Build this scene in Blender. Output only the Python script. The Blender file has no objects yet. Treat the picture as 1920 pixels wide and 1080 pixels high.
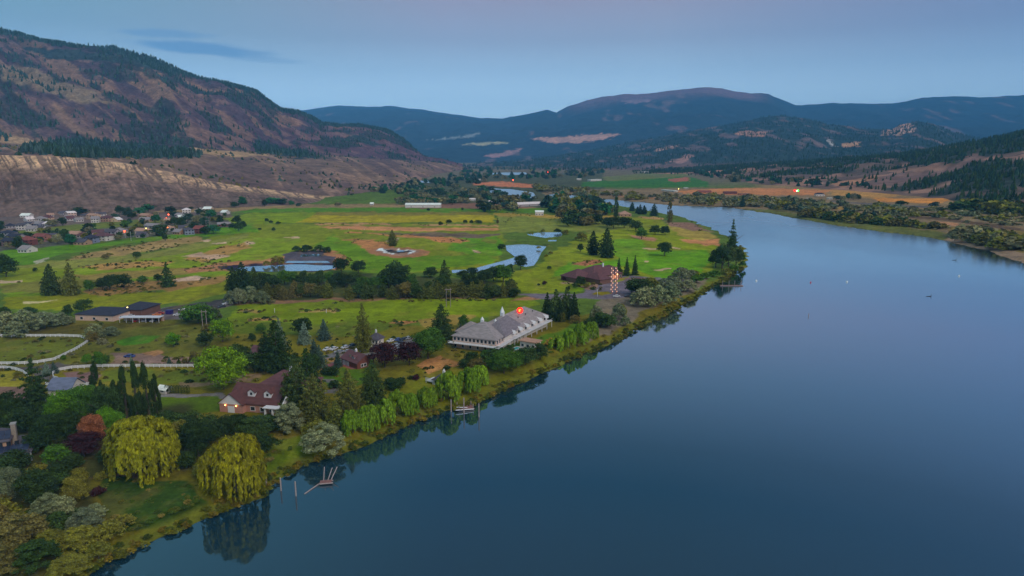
import bpy, math, random
import numpy as np
from mathutils import Vector, Matrix
random.seed(7); rng = np.random.default_rng(7)
C = bpy.context.scene.collection
scene = bpy.context.scene
# ------------------------------------------------------------------ camera
CAM_H = 90.0; F = 1280.0; HZ = 292.0
PITCH = math.atan((540-HZ)/F); CP, SP = math.cos(PITCH), math.sin(PITCH)
cam = bpy.data.cameras.new("camera"); cam.sensor_width = 36; cam.lens = 36*F/1920
cam.clip_start = 1; cam.clip_end = 60000
camo = bpy.data.objects.new("camera", cam); C.objects.link(camo)
camo.location = (0, 0, CAM_H); camo.rotation_euler = (math.pi/2-PITCH, 0, 0)
scene.camera = camo
# ------------------------------------------------------------------ dusk sky
def s2l(c):
    c = c/255.0
    return c/12.92 if c <= .04045 else ((c+.055)/1.055)**2.4
def lin(r, g, b): return (s2l(r), s2l(g), s2l(b))
world = bpy.data.worlds.new("World"); scene.world = world; world.use_nodes = True
nt = world.node_tree; N = nt.nodes; L = nt.links
for n in list(N): N.remove(n)
out = N.new('ShaderNodeOutputWorld'); bg = N.new('ShaderNodeBackground'); L.new(bg.outputs[0], out.inputs[0])
tc = N.new('ShaderNodeTexCoord'); sep = N.new('ShaderNodeSeparateXYZ'); L.new(tc.outputs['Generated'], sep.inputs[0])
ramp = N.new('ShaderNodeValToRGB'); L.new(sep.outputs['Z'], ramp.inputs[0])
stops = [(0.0, lin(205,240,255)), (.07, lin(196,232,255)), (.115, lin(158,188,212)), (.155, lin(138,154,176)), (.21, lin(138,136,154)), (.30, lin(104,122,144)), (.45, lin(60,90,116)), (.7, lin(110,122,140)), (1.0, lin(200,202,208))]
cr = ramp.color_ramp
while len(cr.elements) < len(stops): cr.elements.new(.5)
for e, (p, c) in zip(cr.elements, stops): e.position = p; e.color = (*c, 1)
# teal towards the left of the valley, mauve overhead right
mr = N.new('ShaderNodeMapRange'); mr.inputs['From Min'].default_value = -.1; mr.inputs['From Max'].default_value = -.62; L.new(sep.outputs['X'], mr.inputs['Value'])
mz = N.new('ShaderNodeMapRange'); mz.inputs['From Min'].default_value = .08; mz.inputs['From Max'].default_value = .2; L.new(sep.outputs['Z'], mz.inputs['Value'])
mm = N.new('ShaderNodeMath'); mm.operation = 'MULTIPLY'; L.new(mr.outputs[0], mm.inputs[0]); L.new(mz.outputs[0], mm.inputs[1])
mix = N.new('ShaderNodeMix'); mix.data_type = 'RGBA'; mix.inputs['B'].default_value = (*lin(98,142,152), 1)
L.new(mm.outputs[0], mix.inputs['Factor']); L.new(ramp.outputs[0], mix.inputs['A'])
# darker to the far right
mr2 = N.new('ShaderNodeMapRange'); mr2.inputs['From Min'].default_value = .2; mr2.inputs['From Max'].default_value = .65; mr2.inputs['To Max'].default_value = .7; L.new(sep.outputs['X'], mr2.inputs['Value'])
mzb = N.new('ShaderNodeMapRange'); mzb.inputs['From Min'].default_value = .02; mzb.inputs['From Max'].default_value = .18; L.new(sep.outputs['Z'], mzb.inputs['Value'])
mm2 = N.new('ShaderNodeMath'); mm2.operation = 'MULTIPLY'; L.new(mr2.outputs[0], mm2.inputs[0]); L.new(mzb.outputs[0], mm2.inputs[1])
mix2 = N.new('ShaderNodeMix'); mix2.data_type = 'RGBA'; mix2.inputs['B'].default_value = (*lin(88,108,146), 1)
L.new(mm2.outputs[0], mix2.inputs['Factor']); L.new(mix.outputs['Result'], mix2.inputs['A'])
# thin dusk cloud bank over the left mountain
dv = N.new('ShaderNodeVectorMath'); dv.operation = 'DIVIDE'; cy_ = N.new('ShaderNodeCombineXYZ')
for k_ in ('X', 'Y', 'Z'): L.new(sep.outputs['Y'], cy_.inputs[k_])
L.new(tc.outputs['Generated'], dv.inputs[0]); L.new(cy_.outputs[0], dv.inputs[1])
mpc = N.new('ShaderNodeMapping'); mpc.vector_type = 'POINT'; mpc.inputs['Location'].default_value = (.435, 0, -.148); L.new(dv.outputs[0], mpc.inputs[0])
def cloud(rot, sx, sz, off, ns, amt):
    m1 = N.new('ShaderNodeMapping'); m1.inputs['Rotation'].default_value = (0, rot, 0); m1.inputs['Location'].default_value = off; L.new(mpc.outputs[0], m1.inputs[0])
    m2 = N.new('ShaderNodeMapping'); m2.inputs['Scale'].default_value = (sx, 0, sz); L.new(m1.outputs[0], m2.inputs[0])
    ln = N.new('ShaderNodeVectorMath'); ln.operation = 'LENGTH'; L.new(m2.outputs[0], ln.inputs[0])
    m3 = N.new('ShaderNodeMapping'); m3.inputs['Scale'].default_value = (ns, 0, ns*7); L.new(m1.outputs[0], m3.inputs[0])
    no = N.new('ShaderNodeTexNoise'); no.inputs['Scale'].default_value = 1; no.inputs['Detail'].default_value = 5; L.new(m3.outputs[0], no.inputs['Vector'])
    ad = N.new('ShaderNodeMath'); ad.operation = 'MULTIPLY_ADD'; ad.inputs[1].default_value = -1.5; L.new(no.outputs[0], ad.inputs[0]); L.new(ln.outputs['Value'], ad.inputs[2])
    r = N.new('ShaderNodeMapRange'); r.inputs['From Min'].default_value = .35; r.inputs['From Max'].default_value = -.25; r.inputs['To Max'].default_value = amt; r.interpolation_type = 'SMOOTHSTEP'; L.new(ad.outputs[0], r.inputs[0]); return r.outputs[0]
pc = mix2.outputs['Result']
for args in ((-.10, 9, 105, (0, 0, 0), 9, .75), (-.06, 13, 150, (.05, 0, -.0165), 12, .5), (-.08, 14, 190, (-.09, 0, .008), 10, .3)):
    mc = N.new('ShaderNodeMix'); mc.data_type = 'RGBA'; mc.inputs['B'].default_value = (*lin(84,128,170), 1); L.new(cloud(*args), mc.inputs['Factor']); L.new(pc, mc.inputs['A']); pc = mc.outputs['Result']
L.new(pc, bg.inputs['Color']); bg.inputs['Strength'].default_value = 1.42
sun = bpy.data.lights.new("sun", 'SUN'); sun.energy = 1.6; sun.angle = math.radians(22); sun.color = (1.0, .94, .83)
so = bpy.data.objects.new("sun", sun); C.objects.link(so)
so.rotation_euler = Vector((-.55, .62, -.62)).to_track_quat('-Z', 'Y').to_euler()
scene.view_settings.view_transform = 'Standard'; scene.view_settings.look = 'None'
scene.view_settings.exposure = 0.0; scene.view_settings.gamma = 1
scene.cycles.volume_bounces = 0; scene.cycles.max_bounces = 5; scene.cycles.diffuse_bounces = 2

# ------------------------------------------------------------------ projection helpers
def P(px, py, z=2.0):
    cx = (px-960)/F; cy = (540-py)/F
    dy = CP+cy*SP; dz = -SP+cy*CP
    t = (z-CAM_H)/dz
    return Vector((cx*t, dy*t, z))
def PD(px, py, Y):
    cx = (px-960)/F; cy = (540-py)/F
    t = Y/(CP+cy*SP)
    return (cx*t, Y, CAM_H+(-SP+cy*CP)*t)
def proj(x, y, z):
    zz = z-CAM_H
    d = y*CP-zz*SP; u = y*SP+zz*CP
    d = np.maximum(d, 1e-3)
    return 960+F*x/d, 540-F*u/d
def gY(py, z=2.0): return P(960, py, z).y

# ------------------------------------------------------------------ noise
def hash2(ix, iy, seed):
    n = (ix.astype(np.int64)*374761393+iy.astype(np.int64)*668265263+seed*1442695041) & 0xffffffff
    n = ((n ^ (n >> 13))*1274126177) & 0xffffffff
    return ((n ^ (n >> 16)) & 0xffff)/65535.0
def vnoise(x, y, seed=0):
    ix = np.floor(x); iy = np.floor(y); fx = x-ix; fy = y-iy
    fx = fx*fx*(3-2*fx); fy = fy*fy*(3-2*fy)
    a = hash2(ix, iy, seed); b = hash2(ix+1, iy, seed); c = hash2(ix, iy+1, seed); d = hash2(ix+1, iy+1, seed)
    return (a*(1-fx)+b*fx)*(1-fy)+(c*(1-fx)+d*fx)*fy
def fbm(x, y, o=4, seed=0, g=.5):
    s = 0; a = 1; t = 0
    for i in range(o):
        s = s+a*vnoise(x*2**i+i*17.3, y*2**i-i*9.1, seed+i); t += a; a *= g
    return s/t
def ridged(x, y, o=4, seed=0):
    s = 0; a = 1; t = 0
    for i in range(o):
        s = s+a*(1-abs(2*vnoise(x*2**i+i*7.7, y*2**i, seed+i)-1)); t += a; a *= .5
    return s/t
def sstep(a, b, x):
    t = np.clip((x-a)/(b-a), 0, 1); return t*t*(3-2*t)
def sdpoly(X, Y, poly):
    """signed distance, positive inside"""
    d = np.full(X.shape, 1e18); ins = np.zeros(X.shape, bool)
    n = len(poly)
    for i in range(n):
        ax, ay = poly[i]; bx, by = poly[(i+1) % n]
        ex, ey = bx-ax, by-ay; L2 = ex*ex+ey*ey+1e-12
        t = np.clip(((X-ax)*ex+(Y-ay)*ey)/L2, 0, 1)
        d = np.minimum(d, (X-ax-t*ex)**2+(Y-ay-t*ey)**2)
        cond = (ay > Y) != (by > Y)
        xi = ax+(Y-ay)/(by-ay if by != ay else 1e-9)*ex
        ins ^= cond & (X < xi)
    d = np.sqrt(d)
    return np.where(ins, d, -d)

# ------------------------------------------------------------------ materials
KAL = 0.62     # light level on horizontal surfaces: photo colour / KAL = base colour
def A(r, g, b): return tuple(min(.85, v/k) for v, k in zip(lin(r, g, b), (.64, .72, .80)))
_m = {}
def mat(name, col, rough=.8, noise=.15, nscale=1.0, spec=.2, emit=None, metal=0):
    if name in _m: return _m[name]
    m = bpy.data.materials.new(name); m.use_nodes = True
    nt = m.node_tree; b = nt.nodes['Principled BSDF']
    b.inputs['Roughness'].default_value = rough; b.inputs['Specular IOR Level'].default_value = spec; b.inputs['Metallic'].default_value = metal
    if noise > 0:
        t = nt.nodes.new('ShaderNodeTexCoord'); n = nt.nodes.new('ShaderNodeTexNoise'); n.inputs['Scale'].default_value = nscale; n.inputs['Detail'].default_value = 5
        nt.links.new(t.outputs['Object'], n.inputs['Vector'])
        r = nt.nodes.new('ShaderNodeMapRange'); r.inputs['From Min'].default_value = .25; r.inputs['From Max'].default_value = .75
        r.inputs['To Min'].default_value = 1-noise; r.inputs['To Max'].default_value = 1+noise
        nt.links.new(n.outputs[0], r.inputs[0])
        mx = nt.nodes.new('ShaderNodeMix'); mx.data_type = 'RGBA'; mx.blend_type = 'MULTIPLY'; mx.inputs['Factor'].default_value = 1
        mx.inputs['A'].default_value = (*col, 1); nt.links.new(r.outputs[0], mx.inputs['B']); nt.links.new(mx.outputs['Result'], b.inputs['Base Color'])
    else: b.inputs['Base Color'].default_value = (*col, 1)
    if emit:
        b.inputs['Emission Color'].default_value = (*emit[:3], 1); b.inputs['Emission Strength'].default_value = emit[3]
    _m[name] = m; return m
def objcol_mat(name, rough=.8, leaf=False, spec=.1, metal=0):
    m = bpy.data.materials.new(name); m.use_nodes = True; nt = m.node_tree; b = nt.nodes['Principled BSDF']
    b.inputs['Roughness'].default_value = rough; b.inputs['Specular IOR Level'].default_value = spec; b.inputs['Metallic'].default_value = metal
    oi = nt.nodes.new('ShaderNodeObjectInfo')
    src = oi.outputs['Color']
    if leaf:
        g = nt.nodes.new('ShaderNodeNewGeometry'); r = nt.nodes.new('ShaderNodeMapRange'); r.inputs['To Min'].default_value = .55; r.inputs['To Max'].default_value = 1.5
        nt.links.new(g.outputs['Random Per Island'], r.inputs[0])
        t = nt.nodes.new('ShaderNodeTexCoord'); n = nt.nodes.new('ShaderNodeTexNoise'); n.inputs['Scale'].default_value = 7; n.inputs['Detail'].default_value = 2
        nt.links.new(t.outputs['Object'], n.inputs['Vector'])
        r2 = nt.nodes.new('ShaderNodeMapRange'); r2.inputs['From Min'].default_value = .3; r2.inputs['From Max'].default_value = .7; r2.inputs['To Min'].default_value = .7; r2.inputs['To Max'].default_value = 1.35
        nt.links.new(n.outputs[0], r2.inputs[0])
        mu = nt.nodes.new('ShaderNodeMath'); mu.operation = 'MULTIPLY'; nt.links.new(r.outputs[0], mu.inputs[0]); nt.links.new(r2.outputs[0], mu.inputs[1])
        mx = nt.nodes.new('ShaderNodeMix'); mx.data_type = 'RGBA'; mx.blend_type = 'MULTIPLY'; mx.inputs['Factor'].default_value = 1
        nt.links.new(src, mx.inputs['A']); nt.links.new(mu.outputs[0], mx.inputs['B']); src = mx.outputs['Result']
    nt.links.new(src, b.inputs['Base Color']); return m
M_LEAF = objcol_mat('foliage', .75, True)
def add_grain(m, scale, amt, sx=1):
    nt = m.node_tree; b = nt.nodes['Principled BSDF']; src = b.inputs['Base Color'].links[0].from_socket
    t = nt.nodes.new('ShaderNodeTexCoord'); mp = nt.nodes.new('ShaderNodeMapping'); mp.inputs['Scale'].default_value = (sx, 1, 1); n = nt.nodes.new('ShaderNodeTexNoise'); n.inputs['Scale'].default_value = scale; n.inputs['Detail'].default_value = 6
    nt.links.new(t.outputs['Object'], mp.inputs[0]); nt.links.new(mp.outputs[0], n.inputs['Vector'])
    r = nt.nodes.new('ShaderNodeMapRange'); r.inputs['From Min'].default_value = .3; r.inputs['From Max'].default_value = .7; r.inputs['To Min'].default_value = 1-amt; r.inputs['To Max'].default_value = 1+amt; nt.links.new(n.outputs[0], r.inputs[0])
    mx = nt.nodes.new('ShaderNodeMix'); mx.data_type = 'RGBA'; mx.blend_type = 'MULTIPLY'; mx.inputs['Factor'].default_value = 1; nt.links.new(src, mx.inputs['A']); nt.links.new(r.outputs[0], mx.inputs['B']); nt.links.new(mx.outputs['Result'], b.inputs['Base Color'])
M_PAINT = objcol_mat('painted_surface', .45, False, .4)
M_ROOFC = objcol_mat('roof_covering', .75, False, .2)
add_grain(M_ROOFC, 1.1, .22, .4); add_grain(M_PAINT, .7, .08)
M_BARK = mat('bark', (.09, .065, .045), .9, .3, 3)

def vcol_mat(name, fine, amt=.25, bump=0, bs=1, aniso=None):
    m = bpy.data.materials.new(name); m.use_nodes = True; nt = m.node_tree; b = nt.nodes['Principled BSDF']
    b.inputs['Roughness'].default_value = .92; b.inputs['Specular IOR Level'].default_value = .08
    at = nt.nodes.new('ShaderNodeAttribute'); at.attribute_name = 'cover'
    g = nt.nodes.new('ShaderNodeNewGeometry')
    prev = at.outputs['Color']
    for i, sc in enumerate(fine):
        n = nt.nodes.new('ShaderNodeTexNoise'); n.inputs['Scale'].default_value = sc; n.inputs['Detail'].default_value = 6; n.inputs['Roughness'].default_value = .65
        mp = nt.nodes.new('ShaderNodeMapping'); nt.links.new(g.outputs['Position'], mp.inputs[0])
        if aniso: mp.inputs['Scale'].default_value = aniso
        nt.links.new(mp.outputs[0], n.inputs['Vector'])
        r = nt.nodes.new('ShaderNodeMapRange'); r.inputs['From Min'].default_value = .3; r.inputs['From Max'].default_value = .7
        r.inputs['To Min'].default_value = 1-amt; r.inputs['To Max'].default_value = 1+amt; nt.links.new(n.outputs[0], r.inputs[0])
        mx = nt.nodes.new('ShaderNodeMix'); mx.data_type = 'RGBA'; mx.blend_type = 'MULTIPLY'; mx.inputs['Factor'].default_value = 1
        nt.links.new(prev, mx.inputs['A']); nt.links.new(r.outputs[0], mx.inputs['B']); prev = mx.outputs['Result']
    nt.links.new(prev, b.inputs['Base Color'])
    if bump:
        bp = nt.nodes.new('ShaderNodeBump'); bp.inputs['Distance'].default_value = bump; bp.inputs['Strength'].default_value = 1
        n = nt.nodes.new('ShaderNodeTexNoise'); n.inputs['Scale'].default_value = bs; n.inputs['Detail'].default_value = 8; n.inputs['Roughness'].default_value = .6
        nt.links.new(g.outputs['Position'], n.inputs['Vector']); nt.links.new(n.outputs[0], bp.inputs['Height']); nt.links.new(bp.outputs[0], b.inputs['Normal'])
    return m

# ------------------------------------------------------------------ object helpers
ROOTS = []     # (object, look, place, px)
def tag(o, look, cat, place='', group=None, kind=None):
    if kind: o['kind'] = kind
    if cat: o['category'] = cat
    if group: o['group'] = group
    o['label'] = look
    if kind != 'structure': ROOTS.append((o, look, place, group))
    return o
def struct(o, label=None):
    o['kind'] = 'structure'
    if label: o['label'] = label; o['category'] = o.name.split('.')[0].replace('_', ' ')
    return o
def empty(name, loc=(0, 0, 0), rz=0):
    o = bpy.data.objects.new(name, None); C.objects.link(o); o.location = loc; o.rotation_euler = (0, 0, rz); o.empty_display_size = 1
    return o
def npmesh(name, V, Q, material, cols=None, smooth=False):
    """V (n,3), Q (m,k) faces of equal size"""
    me = bpy.data.meshes.new(name); V = np.asarray(V, np.float32); Q = np.asarray(Q, np.int32)
    me.vertices.add(len(V)); me.vertices.foreach_set('co', V.ravel())
    k = Q.shape[1]; me.loops.add(Q.size); me.loops.foreach_set('vertex_index', Q.ravel())
    me.polygons.add(len(Q)); me.polygons.foreach_set('loop_start', np.arange(0, Q.size, k, dtype=np.int32))
    try: me.polygons.foreach_set('loop_total', np.full(len(Q), k, np.int32))
    except Exception: pass
    if smooth: me.polygons.foreach_set('use_smooth', np.ones(len(Q), bool))
    me.materials.append(material); me.update(calc_edges=True)
    if cols is not None:
        a = me.color_attributes.new('cover', 'FLOAT_COLOR', 'POINT')
        c4 = np.ones((len(V), 4), np.float32); c4[:, :3] = cols; a.data.foreach_set('color', c4.ravel())
    return me
def link(name, me, parent=None):
    o = bpy.data.objects.new(name, me); C.objects.link(o)
    if parent: o.parent = parent
    return o
class MB:
    def __init__(s): s.v = []; s.f = []
    def add(s, vs, fs):
        b = len(s.v); s.v += [tuple(v) for v in vs]; s.f += [tuple(i+b for i in f) for f in fs]; return s
    def box(s, x0, x1, y0, y1, z0, z1):
        return s.add([(x0,y0,z0),(x1,y0,z0),(x1,y1,z0),(x0,y1,z0),(x0,y0,z1),(x1,y0,z1),(x1,y1,z1),(x0,y1,z1)],
                     [(0,3,2,1),(4,5,6,7),(0,1,5,4),(1,2,6,5),(2,3,7,6),(3,0,4,7)])
    def bar(s, a, b, r, n=6, r2=None):
        a = Vector(a); b = Vector(b); r2 = r if r2 is None else r2
        d = (b-a).normalized(); up = Vector((0,0,1)) if abs(d.z) < .9 else Vector((1,0,0))
        e = d.cross(up).normalized(); g = d.cross(e)
        vs = []
        for c, rr in ((a, r), (b, r2)):
            for i in range(n):
                t = 2*math.pi*i/n; vs.append(c+e*math.cos(t)*rr+g*math.sin(t)*rr)
        fs = [(i, (i+1) % n, n+(i+1) % n, n+i) for i in range(n)]+[tuple(range(n))[::-1], tuple(range(n, 2*n))]
        return s.add(vs, fs)
    def cone(s, c, r, h, n=8): 
        vs = [(c[0]+r*math.cos(2*math.pi*i/n), c[1]+r*math.sin(2*math.pi*i/n), c[2]) for i in range(n)]+[(c[0], c[1], c[2]+h)]
        return s.add(vs, [(i, (i+1) % n, n) for i in range(n)]+[tuple(range(n))[::-1]])
    def ball(s, c, r, sz=1, n=8, m=5):
        vs = [(c[0], c[1], c[2]-r*sz)]
        for j in range(1, m):
            a = -math.pi/2+math.pi*j/m
            for i in range(n): vs.append((c[0]+r*math.cos(a)*math.cos(2*math.pi*i/n), c[1]+r*math.cos(a)*math.sin(2*math.pi*i/n), c[2]+r*sz*math.sin(a)))
        vs.append((c[0], c[1], c[2]+r*sz)); fs = [(0, 1+(i+1) % n, 1+i) for i in range(n)]
        for j in range(m-2):
            for i in range(n): fs.append((1+j*n+i, 1+j*n+(i+1) % n, 1+(j+1)*n+(i+1) % n, 1+(j+1)*n+i))
        k = 1+(m-2)*n; fs += [(k+i, k+(i+1) % n, len(vs)-1) for i in range(n)]
        return s.add(vs, fs)
    def mesh(s, name, m):
        me = bpy.data.meshes.new(name); me.from_pydata(s.v, [], s.f); me.update()
        if m: me.materials.append(m)
        return me
    def build(s, name, m, parent=None, color=None):
        o = link(name, s.mesh(name, m), parent)
        if color: o.color = (*color, 1)
        return o
# ------------------------------------------------------------------ land cover
RIVER = [(-300,1420),(-100,1200),(60,1130),(150,1085),(195,1052),(235,1036),(290,1010),(340,990),(385,968),(440,948),(492,930),(508,910),(530,893),(570,872),(640,850),(690,832),(740,806),(790,786),(830,770),(870,764),(905,748),(945,728),(985,712),(1030,690),(1075,672),(1110,660),(1160,636),(1200,612),(1245,592),(1290,566),(1330,540),(1365,520),(1390,503),(1402,487),(1396,470),(1375,448),(1335,430),(1300,414),(1262,403),(1210,394),(1170,388),(1130,382),(1080,374),(1030,368),(1030,363),(1085,367),(1130,373),(1200,379),(1265,386),(1370,389),(1440,400),(1560,422),(1700,440),(1780,452),(1850,470),(1920,492),(2100,560),(2600,760),(3400,1420)]
RIVER2 = [(918,353),(960,355),(1000,361),(1006,370),(985,373),(958,374),(940,366),(918,360)]
RIVER3 = [(922,324),(985,323),(990,327),(925,330)]
RIVER4 = [(778,339),(824,338),(826,342),(782,343)]
PONDS = [[(948,459),(980,457),(1024,461),(1014,473),(1008,485),(998,498),(985,500),(966,494),(952,500),(938,495),(890,511),(850,512),(848,505),(885,504),(915,496),(938,490),(966,482),(950,470)],
         [(988,438),(1020,435),(1056,435),(1050,443),(1022,446),(992,441)],
         [(1028,449),(1044,449),(1042,453),(1028,453)],
         [(455,499),(520,496),(560,495),(622,497),(627,503),(600,508),(500,509),(440,508)],
         [(541,488),(612,488),(618,493),(536,493)], [(566,476),(596,475),(604,481),(562,482)], [(738,470),(752,468),(762,471),(745,473)]]
def W(poly, z=2.0): return [tuple(P(a, b, z)[:2]) for a, b in poly]
GRASS = (76,98,30)
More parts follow.
